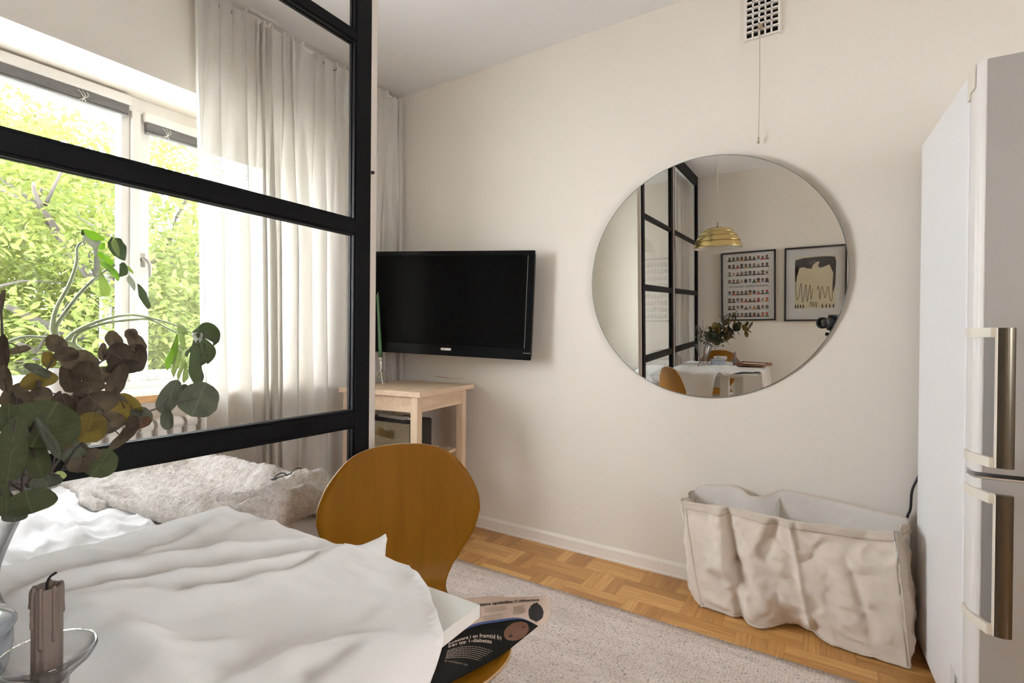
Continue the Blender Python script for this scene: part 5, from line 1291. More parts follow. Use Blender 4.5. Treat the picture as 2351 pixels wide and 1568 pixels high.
# wool blanket folded over the foot of the bed
WR = []
for pts, h, w in (([(190, 1125), (215, 1168), (280, 1196), (400, 1213), (500, 1190)], 0.030, 0.045), ([(250, 1085), (380, 1078), (450, 1070), (530, 1088), (620, 1105)], 0.040, 0.05), ([(470, 1175), (560, 1160), (650, 1128), (745, 1118)], 0.030, 0.035),
                  ([(570, 1185), (640, 1165), (690, 1145), (750, 1138)], 0.034, 0.03), ([(660, 1190), (700, 1168), (740, 1165)], -0.045, 0.03), ([(690, 1108), (715, 1104), (745, 1110)], 0.024, 0.05), ([(300, 1120), (400, 1130), (520, 1130)], -0.022, 0.05), ([(330, 1150), (450, 1158)], 0.010, 0.03), ([(300, 1165), (380, 1180)], -0.012, 0.03)):
    WR.append(([Vector(onZ(x, y, 0.63).xy) for x, y in pts], h, w))
def wr(x, y):
    P = Vector((x, y)); t = 0
    for pts, h, w in WR:
        d = min((P - A - (B_ - A) * max(0, min(1, (P - A).dot(B_ - A) / (B_ - A).length_squared))).length for A, B_ in zip(pts, pts[1:])); t += 1.35 * h * math.exp(-(d / w) ** 2)
    return t
def wool(name, ABCD, zb, th, seed, foot, parent=None, fold=True, res=(260, 150)):
    A, B_, C_, D_ = [Vector(p) for p in ABCD]
    b = MB()
    def fn(u, v):
        p = (A * (1 - u) + B_ * u) * (1 - v) + (D_ * (1 - u) + C_ * u) * v
        x, y = p.x, p.y
        cu, cv = u * 2 - 1, v * 2 - 1
        rr = (abs(cu) ** 4 + abs(cv) ** 4) ** 0.25; k = max(1e-4, max(abs(cu), abs(cv))); sc = k / max(rr, 1e-4)
        c = (A + B_ + C_ + D_) / 4; x = c.x + (x - c.x) * (0.3 + 0.7 * sc); y = c.y + (y - c.y) * (0.3 + 0.7 * sc)
        x += 0.02 * noise.noise((u * 5, v * 5, seed)) ; y += 0.02 * noise.noise((u * 5, v * 5, seed + 7))
        e = 1 - k
        prof = math.sqrt(max(0, 1 - (1 - min(1, e / 0.07)) ** 2))
        z = zb + th * prof
        z += (0.020 * noise.noise((x * 3.2, y * 4.5, seed)) + 0.016 * max(0, noise.noise((x * 6, y * 8 + x * 2, seed + 3))) + (wr(x, y) if fold else 0)) * prof
        z += (0.005 * noise.noise((x * 45, y * 45, seed)) + 0.004 * noise.noise((x * 95, y * 95, seed + 1)) + 0.0025 * noise.noise((x * 180, y * 180, seed + 2))) * (0.3 + 0.7 * prof)
        if foot and y > BY1 + 0.015:
            d = y - BY1 - 0.015; y = BY1 + 0.015 + min(d, 0.03) * 0.8 + 0.05 * (1 - math.exp(-d * 3)); z -= max(0, d - 0.015) * 0.95
        return Vector((max(x, -2.34), y, max(z, zb - 0.001) if not foot else z))
    b.grid(res[0], res[1], fn); o = b.build(name, M['wool'], recalc=False); solidify(o, 0.012, -1)
    if parent: o.parent = parent
    return o
bl = wool('blanket', [(-2.13, 0.63), (-1.30, 0.70), (-1.285, 1.24), (-2.24, 1.07)], 0.583, 0.045, 1.3, True); tag(bl, 'fluffy beige wool blanket bunched over the foot of the bed', 'blanket')
q4 = [onZ(px, py, 0.575).xy for px, py in ((128, 1112), (212, 1184), (330, 1120), (232, 1062))]
wool('folded_layer', [tuple(p) for p in q4], 0.578, 0.022, 4.4, False, bl, False, (80, 60))
# folded spectacles on the blanket
gp = onZ(656, 1114, 0.63)
t = thing('eyeglasses', 'small dark folded eyeglasses lying on the far edge of the beige blanket', 'eyeglasses', (gp.x + 0.005, gp.y + 0.01, 0.634), math.radians(100))
for sx in (-1, 1):
    b = MB(); b.tube([Vector((sx * 0.034 + 0.027 * math.cos(a), 0.004, 0.022 + 0.02 * math.sin(a))) for a in [2 * PI * k / 22 for k in range(22)]], 0.0022, 6, closed=True); b.build('rim', M['speck'], t, local=True)
    b = MB(); b.tube([(sx * 0.063, 0.004, 0.03), (sx * 0.064, 0.012, 0.028), (-sx * 0.03, 0.016 + 0.004 * sx, 0.024), (-sx * 0.055, 0.016 + 0.004 * sx, 0.012)], 0.002, 6); b.build('temple', M['speck'], t, local=True)
b = MB(); b.tube([(-0.008, 0.004, 0.028), (0, 0.002, 0.031), (0.008, 0.004, 0.028)], 0.002, 6); b.build('bridge', M['speck'], t, local=True)

# ------------------------------------------------------------------ monstera on the sill
def MX(px): return -2.46 + 0.19 * max(0, min(1, (px - 260) / 190))
def mp(cx, cy, dx=0.0): 
    px, py = cx / 2.612, cy / 2.612 + 500; return onX(px, py, MX(px) + dx)
pb = mp(470, 860, 0)
t = thing('monstera_plant', 'monstera house plant with arching stems and split leaves on the window sill', 'house plant', (-2.545, pb.y, 0.8722))
b = MB(); pc = (-2.545, pb.y, 0.8722); b.lathe([(0.0001, 0), (0.062, 0), (0.066, 0.004), (0.084, 0.10), (0.085, 0.112), (0.078, 0.112), (0.075, 0.095), (0.0001, 0.092)], pc, 36); b.build('plant_pot', M['terracotta'], t)
b = MB(); b.lathe([(0.0001, 0.0925), (0.0745, 0.0925), (0.05, 0.099), (0.0001, 0.101)], pc, 24); b.build('soil', M['soil'], t)
def mstem(pts, r0, r1, name='leaf_stem'):
    P = smooth_pts([mp(*p) for p in pts], 8); n = len(P) - 1
    b = MB(); b.tube(P, [r0 + (r1 - r0) * i / n for i in range(n + 1)], 10); b.build(name, M['mstem'], t)
base_ = Vector(pc) + Vector((0.02, 0, 0.095))
P = smooth_pts([base_, mp(520, 850), mp(470, 785), mp(400, 752), mp(330, 722)], 6); b = MB(); b.tube(P, [0.011] * len(P), 10); b.build('main_stem', M['mstem'], t)
mstem([(335, 725), (313, 660), (340, 540), (415, 400), (458, 270), (463, 180), (490, 145)], 0.0085, 0.004)
mstem([(350, 725), (335, 660), (400, 555), (500, 430), (600, 340), (690, 282)], 0.0085, 0.0045)
mstem([(395, 735), (450, 685), (560, 632), (690, 594), (800, 583), (920, 605), (1060, 648), (1140, 690)], 0.0075, 0.003)
mstem([(520, 810), (445, 752), (480, 690), (620, 635), (800, 611), (900, 612), (1000, 660), (1060, 690)], 0.007, 0.003)
mstem([(330, 725), (230, 716), (130, 718), (40, 750), (-60, 800)], 0.006, 0.005)
def mleaf(poly, key, dx0=0.0, curve=0.05, seed=0):
    pts = [onX(x, y, MX(x)) for x, y in poly]; c = sum(pts, Vector()) / len(pts)
    b = MB(); vs = [b.bm.verts.new(p) for p in pts]; f = b.bm.faces.new(vs)
    bmesh.ops.triangulate(b.bm, faces=[f], ngon_method='EAR_CLIP')
    for _ in range(2): bmesh.ops.subdivide_edges(b.bm, edges=b.bm.edges[:], cuts=1, use_grid_fill=True)
    for v in b.bm.verts:
        d = v.co - c; v.co.x += dx0 + curve * noise.noise((v.co.y * 7, v.co.z * 7, seed)) - 1.0 * (d.y * d.y) * (1 if seed % 2 else -1) + 0.01 * noise.noise((v.co.y * 22, v.co.z * 22, seed + 1))
    for f in b.bm.faces: f.smooth = True
    o = b.build('leaf', M[key], t); solidify(o, 0.0008)
def dense(poly):
    P = smooth_pts([Vector((x, y, 0)) for x, y in poly] + [Vector((poly[0][0], poly[0][1], 0))], 3)[:-1]; return [(p.x, p.y) for p in P]
QA = lambda l: [(150 + x / 7.129, 500 + y / 7.129) for x, y in l]
QB = lambda l: [(350 + x / 7.467, 690 + y / 7.467) for x, y in l]
for k, (q, key, dx) in enumerate((
    (QA([(275, 185), (340, 180), (430, 195), (540, 235), (630, 285), (690, 335), (655, 365), (560, 378), (470, 372), (390, 335), (320, 300), (290, 270)]), 'mleaf', -0.01),
    (QA([(230, 240), (262, 200), (285, 240), (290, 285), (250, 300), (228, 275)]), 'mleafdark', 0.0),
    (QA([(255, 300), (290, 285), (340, 330), (440, 385), (550, 392), (520, 460), (495, 560), (470, 640), (440, 580), (410, 500), (340, 430), (295, 390), (262, 370)]), 'msheen', 0.015),
    (QA([(420, 500), (460, 560), (480, 640), (525, 720), (535, 800), (515, 880), (488, 945), (400, 995), (460, 935), (492, 865), (500, 790), (465, 720), (430, 640)]), 'msheen', 0.02),
    (QA([(540, 440), (600, 412), (642, 405), (652, 440), (646, 520), (525, 500)]), 'mleaf', -0.01),
    (QA([(500, 550), (600, 570), (700, 620), (760, 690), (800, 750), (780, 785), (690, 750), (600, 690), (490, 610)]), 'mleaf', 0.0),
    (QA([(495, 640), (600, 700), (700, 770), (800, 830), (850, 880), (895, 980), (855, 1045), (800, 980), (700, 870), (600, 800), (530, 720)]), 'mleaf', 0.0),
    (QA([(540, 800), (590, 890), (640, 980), (690, 1080), (730, 1190), (700, 1280), (610, 1290), (560, 1260), (540, 1100), (535, 900)]), 'mpale', 0.01),
    (QA([(700, 330), (760, 335), (850, 350), (880, 400), (950, 470), (945, 530), (900, 590), (870, 640), (915, 710), (840, 695), (780, 655), (720, 590), (665, 510), (650, 430), (670, 370)]), 'mleafdark', 0.03),
    (QA([(700, 340), (745, 400), (780, 500), (800, 600), (790, 650), (730, 590), (675, 510), (655, 430)]), 'mpale', 0.05),
    (QA([(810, 770), (870, 740), (920, 760), (955, 850), (955, 930), (880, 965), (805, 980), (850, 930), (850, 870), (815, 810)]), 'mleafdark', 0.04),
    (QA([(920, 770), (1000, 800), (1060, 870), (1075, 930), (1010, 880), (950, 830)]), 'mpale', 0.02),
    (QA([(970, 1000), (1020, 945), (1090, 1000), (1130, 1060), (1130, 1130), (1105, 1200), (1060, 1130), (1000, 1060)]), 'msheen', 0.02),
    (QA([(1125, 1080), (1180, 1110), (1240, 1180), (1290, 1240), (1320, 1340), (1370, 1450), (1310, 1495), (1300, 1440), (1240, 1390), (1220, 1340), (1160, 1290), (1150, 1200)]), 'mleafdark', 0.025),
    (QB([(640, 545), (710, 470), (780, 400), (855, 372), (930, 390), (1010, 430), (1080, 510), (1115, 600), (1095, 690), (1040, 745), (990, 785), (985, 700), (950, 640), (900, 612), (845, 630), (870, 670), (950, 730), (1020, 800), (1035, 880), (1000, 970), (940, 1040), (878, 1090), (905, 1020), (895, 940), (850, 850), (790, 785), (740, 790), (725, 850), (735, 1000), (770, 1120), (820, 1260), (815, 1330), (770, 1410), (660, 1420), (620, 1340), (570, 1250), (562, 1130), (590, 960), (620, 860), (660, 800), (720, 750), (800, 700), (810, 620), (850, 560), (905, 545), (890, 520), (830, 545), (740, 548)]), 'mleafdark', 0.03),
    (QB([(660, 750), (590, 780), (550, 830), (500, 880), (495, 930), (545, 965), (560, 900), (610, 870), (590, 840), (660, 790)]), 'mleafdark', 0.025),
    (QB([(640, 550), (740, 550), (830, 545), (810, 620), (800, 690), (740, 730), (700, 745), (720, 690), (740, 650), (640, 600)]), 'msheen', 0.02),
    (QB([(415, 570), (440, 600), (430, 720), (420, 850), (380, 980), (320, 1100), (280, 1200), (240, 1150), (205, 1060), (215, 990), (250, 900), (330, 800), (390, 680)]), 'mleaf', 0.0),
    (QB([(440, 720), (470, 850), (495, 960), (470, 1060), (400, 1180), (360, 1260), (348, 1320), (310, 1190), (350, 1100), (420, 950)]), 'mpale', 0.005),
    (QB([(495, 980), (520, 1050), (510, 1150), (440, 1280), (415, 1360), (392, 1290), (430, 1160), (470, 1060)]), 'mpale', 0.01),
    (QB([(520, 1000), (560, 1100), (570, 1220), (600, 1310), (560, 1370), (512, 1410), (492, 1340), (520, 1200)]), 'mpale', 0.012),
    (QB([(415, 570), (510, 560), (540, 700), (550, 800), (500, 860), (450, 740), (430, 640)]), 'mpale', 0.008),
    (QB([(415, 560), (420, 440), (480, 420), (560, 470), (600, 580), (560, 570), (520, 540), (440, 560)]), 'mpale', 0.0))):
    mleaf(dense(q), key, dx, 0.02, seed=k + 1)

# ------------------------------------------------------------------ pendant lamp (seen in the mirror)
LC = Vector((-0.782, 0.0, 1.80))
t = thing('pendant_lamp', 'tiered brass dome pendant lamp hanging over the table, seen in the round mirror', 'pendant lamp', (LC.x, LC.y, ZC))
tiers = [(0.204, 0.0, 0.180, 0.062), (0.188, 0.056, 0.158, 0.108), (0.166, 0.102, 0.126, 0.146), (0.134, 0.140, 0.012, 0.192)]
for (r0, z0, r1, z1) in tiers:
    b = MB(); pr = []
    for k in range(9):
        q = k / 8; z = z0 + (z1 - z0) * q; r = r0 + (r1 - r0) * (q ** 1.5 if r1 > 0.1 else 1 - math.sqrt(max(0, 1 - q * q)) if False else q ** 2.2); pr.append((r, z))
    b.lathe(pr, LC, 72); o = b.build('shade_tier', M['brass'], t, recalc=False); solidify(o, 0.0015, 0)
b = MB(); b.lathe([(0.200, 0.001), (0.180, 0.058), (0.15, 0.105), (0.10, 0.145), (0.012, 0.168)], LC, 72); o = b.build('inner_shade', M['lampwhite'], t); o['label'] = 'white enamelled inside of the shade'
b = MB(); b.lathe([(0.0001, 0.16), (0.018, 0.155), (0.018, 0.11), (0.0001, 0.11)], LC, 16); b.lathe([(0.0001, 0.11), (0.012, 0.108), (0.028, 0.085), (0.03, 0.07), (0.022, 0.052), (0.0001, 0.045)], LC, 20); b.build('bulb', M['lampwhite'], t)
b = MB(); b.lathe([(0.0001, 0.19), (0.0085, 0.19), (0.0085, 0.23), (0.0001, 0.232)], LC, 16); b.build('stem', M['steel'], t)
b = MB(); b.tube([LC + Vector((0, 0, 0.23)), Vector((LC.x, LC.y, ZC - 0.03))], 0.0032, 8); b.build('cord', M['cord'], t)
b = MB(); b.lathe([(0.0001, -0.035), (0.03, -0.03), (0.045, 0.0), (0.0001, 0.0)], (LC.x, LC.y, ZC), 24); b.build('ceiling_rose', M['white'], t)

# ------------------------------------------------------------------ framed prints on the rear wall
def frame(label, cx, cz, W, H, rot=0.0):
    t = thing('framed_print', label, 'picture', (cx, YR, cz), rot=Matrix.Rotation(rot, 3, 'Y'))
    w, h, s = W / 2, H / 2, 0.016
    b = MB()
    b.box((-w, 0.001, -h), (-w + s, 0.026, h)); b.box((w - s, 0.001, -h), (w, 0.026, h)); b.box((-w + s, 0.001, -h), (w - s, 0.026, -h + s)); b.box((-w + s, 0.001, h - s), (w - s, 0.026, h)); b.build('frame', M['frame'], t, local=True)
    return t, w - s, h - s
# local x points right in the room, the viewer looks towards -Y, so print x = -local x
t, w, h = frame('black framed poster with rows of small portraits, seen in the round mirror', -0.642, 1.494, 0.527, 0.735, math.radians(-0.4))
b = MB(); b.box((-w, 0.002, -h), (w, 0.010, h)); b.build('poster_paper', M['paper'], t, local=True)
skins = [(0.10, 0.05, 0.03), (0.16, 0.085, 0.05), (0.22, 0.12, 0.07), (0.30, 0.17, 0.11), (0.06, 0.03, 0.02)]
cols = [(0.008, 0.008, 0.01), (0.01, 0.01, 0.012), (0.45, 0.03, 0.03), (0.02, 0.02, 0.025), (0.03, 0.14, 0.05), (0.5, 0.16, 0.04), (0.35, 0.5, 0.65), (0.5, 0.48, 0.45), (0.5, 0.36, 0.08), (0.03, 0.02, 0.015)]
pm = [mat('portrait_tone', c, 0.8) for c in skins] + [mat('portrait_cloth', c, 0.8) for c in cols]
b = MB(); rnd = random.Random(77)
def ell(cx, cz, rx, rz, y, mi, a0=0, a1=2 * PI, n=16):
    pts = [Vector((-(cx + rx * math.cos(a0 + (a1 - a0) * k / n)), y, cz + rz * math.sin(a0 + (a1 - a0) * k / n))) for k in range(n if a1 - a0 > 6 else n + 1)]
    b.face(pts, mi)
fw, fh = w - 0.045, h - 0.065
rows = [0.300, 0.222, 0.142, 0.062, -0.062, -0.142, -0.220, -0.298]
for zi in rows:
    for k in range(10):
        cx = -fw + 0.022 + (2 * fw - 0.044) * k / 9; cz = zi * (h / 0.3515)
        dk = rnd.choice([5, 6, 6, 8, 8, 14, 5, 7, 9, 10, 11, 12])
        ell(cx, cz - 0.030, 0.0195, 0.022, 0.0104, dk, 0, PI)
        ell(cx, cz - 0.004, 0.0105, 0.0155, 0.0108, rnd.randrange(5))
        st = rnd.random(); hc = rnd.choice([5, 6, 8, 8, 14, 14, 7, 7, 11, 12]) if rnd.random() < 0.6 else rnd.choice([5, 6, 8])
        if st < 0.55:
            ell(cx, cz + 0.002, 0.0125, 0.0155, 0.0112, hc, 0, PI)
            if st < 0.35: s = rnd.choice((-1, 1)); b.face([Vector((-(cx), 0.0113, cz + 0.004)), Vector((-(cx + s * 0.019), 0.0113, cz + 0.0035)), Vector((-(cx + s * 0.018), 0.0113, cz + 0.006)), Vector((-(cx), 0.0113, cz + 0.008))], hc)
        elif st < 0.7: ell(cx, cz + 0.004, 0.0165, 0.0165, 0.0106, 5)
        elif st < 0.85: ell(cx, cz - 0.004, 0.0150, 0.021, 0.0106, rnd.choice((5, 8, 14)))
o = b.build('portrait_print', pm, t, local=True, recalc=False)
b = MB(); add_text(b, 'LEGENDARY RAPPERS CHRONOLOGY', 1, lambda x, y: Vector((-(-fw + 0.012 + x), 0.0104, -0.012 + y)), width=2 * fw - 0.024, bold=0.012, height=0.024)
for (x0, x1, z0, z1) in ((-fw, fw, fh, fh + 0.0016), (-fw, fw, -fh, -fh + 0.0016), (-fw, -fw + 0.0016, -fh, fh), (fw - 0.0016, fw, -fh, fh)): b.face([Vector((x0, 0.0104, z0)), Vector((x1, 0.0104, z0)), Vector((x1, 0.0104, z1)), Vector((x0, 0.0104, z1))])
b.build('heading', M['ink'], t, local=True, recalc=False)
b = MB(); b.box((-w, 0.0135, -h), (w, 0.0155, h)); b.build('glazing', M['glass'], t, local=True)

t, w, h = frame('black framed ink drawing on cream paper, rightmost picture in the round mirror', -0.033, 1.490, 0.535, 0.745)
b = MB(); b.box((-w, 0.002, -h), (w, 0.008, h)); b.build('mount', M['matboard'], t, local=True)
aw, a0, a1 = 0.178, -0.245, 0.275
b = MB(); b.face([Vector((-aw, 0.0084, a0)), Vector((aw, 0.0084, a0)), Vector((aw, 0.0084, a1)), Vector((-aw, 0.0084, a1))]); b.build('art_paper', M['creamp'], t, local=True, recalc=False)
# ink band : outline in print coordinates (x right, z up) as the viewer sees it
def art(x, z, y=0.0088): return Vector((-x, y, z))
outer = [(-0.172, 0.03), (-0.175, 0.15), (-0.172, 0.245), (-0.10, 0.262), (0.02, 0.268), (0.11, 0.266), (0.165, 0.258), (0.178, 0.215), (0.175, 0.05), (0.172, -0.02), (0.158, -0.085), (0.150, -0.08), (0.152, 0.02), (0.155, 0.10), (0.148, 0.165), (0.122, 0.185), (0.085, 0.170), (0.055, 0.158), (0.030, 0.164), (0.028, 0.185), (0.040, 0.215), (0.020, 0.222), (-0.010, 0.205), (-0.022, 0.178), (-0.030, 0.152), (-0.060, 0.155), (-0.100, 0.172), (-0.135, 0.165), (-0.152, 0.135), (-0.158, 0.07), (-0.160, 0.03)]
outer = [(-x, z) for x, z in outer]
b = MB(); vs = [b.bm.verts.new(art(x, z)) for x, z in outer]; f = b.bm.faces.new(vs); bmesh.ops.triangulate(b.bm, faces=[f], ngon_method='EAR_CLIP')
def squig(pts, wd=0.0022):
    P = smooth_pts([Vector((-x, z, 0)) for x, z in pts], 6)
    for A, B_ in zip(P, P[1:]):
        d = (B_ - A); 
        if d.length < 1e-6: continue
        nn = Vector((-d.y, d.x, 0)).normalized() * wd
        b.face([art(*(A + nn).xy), art(*(B_ + nn).xy), art(*(B_ - nn).xy), art(*(A - nn).xy)])
squig([(-0.158, 0.09), (-0.166, -0.02), (-0.160, -0.13), (-0.150, -0.158), (-0.138, -0.12), (-0.125, -0.01), (-0.117, 0.0), (-0.112, -0.10), (-0.105, -0.178), (-0.095, -0.15), (-0.082, -0.02), (-0.075, -0.01), (-0.07, -0.09), (-0.062, -0.175), (-0.048, -0.05), (-0.04, -0.01), (-0.036, -0.08), (-0.03, -0.155), (-0.018, -0.05)])
squig([(0.02, -0.06), (0.028, -0.025), (0.038, -0.07), (0.045, -0.155), (0.055, -0.06), (0.066, -0.03), (0.075, -0.08), (0.09, -0.145), (0.102, -0.07), (0.115, -0.035), (0.122, -0.10), (0.135, -0.17), (0.147, -0.165), (0.152, -0.05), (0.154, 0.06)])
squig([(-0.045, -0.228), (-0.032, -0.175), (-0.026, -0.23), (-0.014, -0.178), (-0.008, -0.23), (0.008, -0.182), (0.014, -0.235), (0.022, -0.18)], 0.0018)
for x in (-0.165, -0.145, -0.122, -0.098, 0.068, 0.10, 0.13, 0.16):
    b.face([art(-x - 0.006, a0 + 0.004), art(-x + 0.006, a0 + 0.002), art(-x + 0.006, a0 + 0.03), art(-x, a0 + 0.045), art(-x - 0.006, a0 + 0.03)])
for k in range(5):
    pass
b.build('ink_drawing', M['ink'], t, local=True, recalc=False)
b = MB()
for k in range(6):
    x = -0.048 + k * 0.010; b.face([art(-x, 0.196 + 0.004 * k, 0.0092), art(-x - 0.003, 0.195 + 0.004 * k, 0.0092), art(-(x - 0.008), 0.215 + 0.005 * k, 0.0092)])
b.face([art(-0.0, 0.185, 0.0092), art(-0.02, 0.205, 0.0092), art(-0.022, 0.212, 0.0092), art(-0.004, 0.196, 0.0092)])
b.build('ink_highlight', M['creamp'], t, local=True, recalc=False)
b = MB(); b.box((-w, 0.0135, -h), (w, 0.0155, h)); b.build('glazing', M['glass'], t, local=True)

# ------------------------------------------------------------------ photographer's camera on its tripod (seen at the rim of the mirror)
cz = CAM - _f2 * 0.03 + Vector((0, 0, 0.006))
fx = Vector((_f2.x, _f2.y, 0)).normalized(); rt_ = Vector((_r3.x, _r3.y, 0)).normalized()
crot = Matrix((rt_, fx, Vector((0, 0, 1)))).transposed()
t = thing('tripod_camera', 'black camera with lens on a tripod, at the right rim of the round mirror', 'camera', (cz.x, cz.y, 0), rot=crot)
hz = cz.z
AX = Matrix.Rotation(-PI / 2, 3, 'X')      # lathe z -> +y (forward)
b = MB(); b.lathe([(0.036, -0.012), (0.046, 0.0), (0.047, -0.004), (0.045, -0.05), (0.041, -0.055), (0.041, -0.11), (0.037, -0.115), (0.037, -0.135), (0.0001, -0.135)], (0, 0, hz), 40, axis=AX); b.build('lens_barrel', M['camera'], t, local=True)
b = MB(); b.lathe([(0.0001, -0.018), (0.02, -0.016), (0.037, -0.024)], (0, 0, hz), 32, axis=AX); b.build('front_element', M['lens'], t, local=True)
b = MB(); b.box((-0.072, -0.20, hz - 0.052), (0.072, -0.136, hz + 0.038), bevel=0.012); b.box((-0.03, -0.195, hz + 0.036), (0.03, -0.130, hz + 0.064), bevel=0.01); b.box((0.045, -0.165, hz - 0.045), (0.075, -0.115, hz + 0.03), bevel=0.012); b.build('camera_body', M['camera'], t, local=True)
b = MB(); b.lathe([(0.0001, 0), (0.018, 0), (0.018, 0.010), (0.0001, 0.010)], (0.05, -0.16, hz + 0.037), 16); b.build('mode_dial', M['camera'], t, local=True)
b = MB(); b.box((-0.035, -0.20, hz - 0.066), (0.035, -0.13, hz - 0.0525), bevel=0.003); b.lathe([(0.0001, -0.13), (0.03, -0.13), (0.034, -0.11), (0.026, -0.09), (0.028, -0.067), (0.0001, -0.067)], (0, -0.165, hz), 24)
b.tube([(-0.03, -0.165, hz - 0.10), (-0.06, -0.165, hz - 0.10)], [0.012, 0.016], 14); b.tube([(0.028, -0.165, hz - 0.115), (0.05, -0.165, hz - 0.115)], [0.010, 0.013], 14); b.tube([(0, -0.20, hz - 0.11), (0, -0.33, hz - 0.15)], [0.007, 0.011], 12); b.build('ball_head', M['camera'], t, local=True)
b = MB(); b.tube([(0, -0.165, hz - 0.131), (0, -0.165, 0.45)], 0.014, 14); b.lathe([(0.0001, 0.80), (0.035, 0.80), (0.04, 0.86), (0.03, 0.89), (0.0001, 0.89)], (0, -0.165, 0), 18); b.build('centre_column', M['camera'], t, local=True)
for k in range(3):
    a = PI / 2 + PI + 2 * PI * k / 3; d = Vector((math.cos(a), math.sin(a), 0)); c0 = Vector((0, -0.165, 0))
    b = MB(); b.tube([c0 + d * 0.035 + Vector((0, 0, 0.85)), c0 + d * 0.21 + Vector((0, 0, 0.43)), c0 + d * 0.38 + Vector((0, 0, 0.016))], [0.014, 0.012, 0.009], 12); b.build('leg', M['camera'], t, local=True)

# ------------------------------------------------------------------ trees outside
def tree(label, x, y, hgt, cr, n, seed, zc, ls=1.0, holes=0.35):
    t = thing('street_tree', label, 'tree', (x, y, -6.0))
    rnd = random.Random(seed)
    b = MB(); b.tube(smooth_pts([(x, y, -6.0), (x + 0.05, y, -2), (x - 0.05, y + 0.1, 1.0), (x, y + 0.05, zc + 1.5)], 6), [0.24 - 0.012 * i for i in range(19)], 12); b.build('trunk', M['bark'], t)
    b = MB()
    for k in range(26):
        z0 = rnd.uniform(-1.5, zc + 1.0); a = rnd.uniform(0, 2 * PI); l = rnd.uniform(1.2, cr * 0.95)
        p0 = Vector((x, y, z0)); d = Vector((math.cos(a), math.sin(a), rnd.uniform(0.15, 0.7)))
        pts = smooth_pts([p0, p0 + d * l * 0.4 + Vector((0, 0, rnd.uniform(-.2, .2))), p0 + d * l * 0.75 + Vector((rnd.uniform(-.3, .3), rnd.uniform(-.3, .3), 0.1)), p0 + d * l], 4)
        b.tube(pts, [0.06 - 0.05 * i / (len(pts) - 1) for i in range(len(pts))], 6)
        for q in range(3):
            s = pts[rnd.randrange(4, len(pts))]; e = s + Vector((rnd.uniform(-.8, .8), rnd.uniform(-.8, .8), rnd.uniform(-.2, .7)))
            b.tube([s, s.lerp(e, 0.5) + Vector((0, 0, 0.06)), e], [0.018, 0.012, 0.005], 5)
    b.build('branches', M['bark'], t)
    vs, fs = [], []
    k = 0; tries = 0
    while k < n and tries < n * 30:
        tries += 1
        p = Vector((rnd.uniform(-1, 1), rnd.uniform(-1, 1), rnd.uniform(-1, 1)))
        if p.length > 1: continue
        P = Vector((x, y, zc)) + Vector((p.x * cr, p.y * cr, p.z * hgt))
        if noise.noise(P * 0.85 + Vector((seed, 0, 0))) + 0.5 * noise.noise(P * 2.1) < -0.10 + holes * 0.5 * rnd.random(): continue
        for q in range(3):
            c = P + Vector((rnd.uniform(-.13, .13), rnd.uniform(-.13, .13), rnd.uniform(-.1, .1)))
            L_ = rnd.uniform(0.055, 0.10) * ls; d = Vector((rnd.uniform(-1, 1), rnd.uniform(-1, 1), rnd.uniform(-0.9, 0.3))).normalized()
            w = d.cross(Vector((rnd.uniform(-1, 1), rnd.uniform(-1, 1), 1))).normalized() * L_ * 0.45; nn = w.cross(d).normalized() * L_ * 0.15
            i = len(vs); vs += [c - d * L_, c + w + nn - d * L_ * 0.2, c + w * 0.7 + nn + d * L_ * 0.5, c + d * L_, c - w * 0.7 + nn + d * L_ * 0.5, c - w + nn - d * L_ * 0.2]
            fs += [(i, i + 1, i + 2, i + 3), (i, i + 3, i + 4, i + 5)]
        k += 1
    me = bpy.data.meshes.new('foliage'); o3 = Vector((x, y, -6.0)); me.from_pydata([v - o3 for v in vs], [], fs); me.materials.append(M['tleaf'])
    o = bpy.data.objects.new('foliage', me); COL.objects.link(o); o.parent = t; o['kind'] = 'stuff'
tree('leafy spring tree filling the view through the wide left window pane', -8.2, 3.0, 3.3, 2.6, 24000, 3, 0.7, ls=0.62, holes=-0.1)
tree('paler leafy tree further off, seen through the narrow right window pane', -13.5, 7.2, 3.8, 2.7, 9000, 8, 0.9, ls=0.9, holes=0.3)
tree('leafy tree at the far left beyond the wide window pane', -12.8, 1.9, 4.6, 3.3, 17000, 12, 1.2, ls=0.95, holes=-0.3)
pp = onX(243, 740, -6.6)
t = thing('street_post', 'smooth grey post standing among the leaves outside the wide window pane', 'post', (pp.x, pp.y, -6))
b = MB(); b.tube([(pp.x, pp.y, -6), (pp.x, pp.y, 1.75)], [0.07, 0.055], 16); b.build('post_shaft', M['barkgrey'], t)
b = MB(); b.lathe([(0.0001, 1.75), (0.06, 1.75), (0.04, 1.80), (0.0001, 1.81)], (pp.x, pp.y, 0), 16); b.build('post_cap', M['barkgrey'], t)
b = MB(); b.box((-40, -30, -6.1), (-3.2, 40, -6.0)); o = b.build('ground', M['ground']); o['kind'] = 'structure'

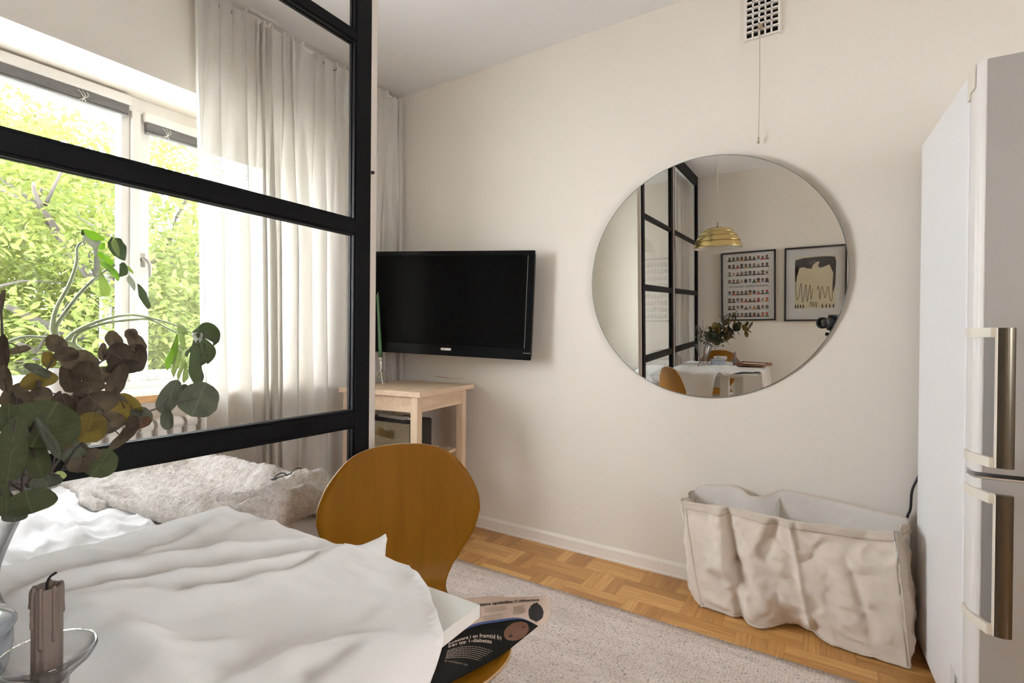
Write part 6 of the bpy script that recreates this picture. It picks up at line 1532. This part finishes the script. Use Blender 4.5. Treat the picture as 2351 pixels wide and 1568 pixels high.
# ------------------------------------------------------------------ light: bright overcast sky and a veiled sun
wd = bpy.data.worlds.new('sky'); scn.world = wd; wd.use_nodes = True
nt = wd.node_tree; nt.nodes.clear()
ow = nt.nodes.new('ShaderNodeOutputWorld'); bg = nt.nodes.new('ShaderNodeBackground')
tc = nt.nodes.new('ShaderNodeTexCoord'); sx = nt.nodes.new('ShaderNodeSeparateXYZ'); cr = nt.nodes.new('ShaderNodeValToRGB')
nt.links.new(tc.outputs['Generated'], sx.inputs[0]); nt.links.new(sx.outputs[2], cr.inputs[0]); nt.links.new(cr.outputs[0], bg.inputs[0]); nt.links.new(bg.outputs[0], ow.inputs[0])
cr.color_ramp.elements[0].color = (0.95, 0.97, 1.0, 1); cr.color_ramp.elements[1].color = (0.82, 0.91, 1.0, 1)
SKY = 26.0
bg.inputs[1].default_value = SKY
sd = bpy.data.lights.new('sun', 'SUN'); so = bpy.data.objects.new('sun', sd); COL.objects.link(so); sd.energy = 8.0; sd.angle = math.radians(6); sd.color = (1.0, 0.98, 0.94)
so.rotation_euler = (math.radians(40), 0, math.radians(12)); so.location = (0, 0, 20)
scn.cycles.max_bounces = 16; scn.cycles.diffuse_bounces = 10; scn.cycles.glossy_bounces = 6; scn.cycles.transmission_bounces = 10; scn.cycles.transparent_max_bounces = 24
scn.cycles.sample_clamp_indirect = 8.0; scn.cycles.caustics_reflective = False; scn.cycles.caustics_refractive = False; scn.cycles.use_denoising = True
vs_ = scn.view_settings
vs_.view_transform = 'Standard'; vs_.look = 'None'; vs_.gamma = 1.0; vs_.use_curve_mapping = False
vs_.exposure = 0.12

GROUPS = {'dining_chair': 'amber veneer dining chairs', 'eucalyptus_branch': 'eucalyptus branches in the glass vase', 'pillow': 'pillows on the bed', 'framed_print': 'framed prints on the rear wall',
          'street_tree': 'trees outside the window', 'glass_partition_panel': 'black framed glass partition panels', 'linen_curtain': 'off-white linen curtains', 'curtain_rail': 'curtain rails'}
for o in scn.objects:
    k = o.name.split('.')[0]
    if o.parent is None and k in GROUPS: o['group'] = GROUPS[k]
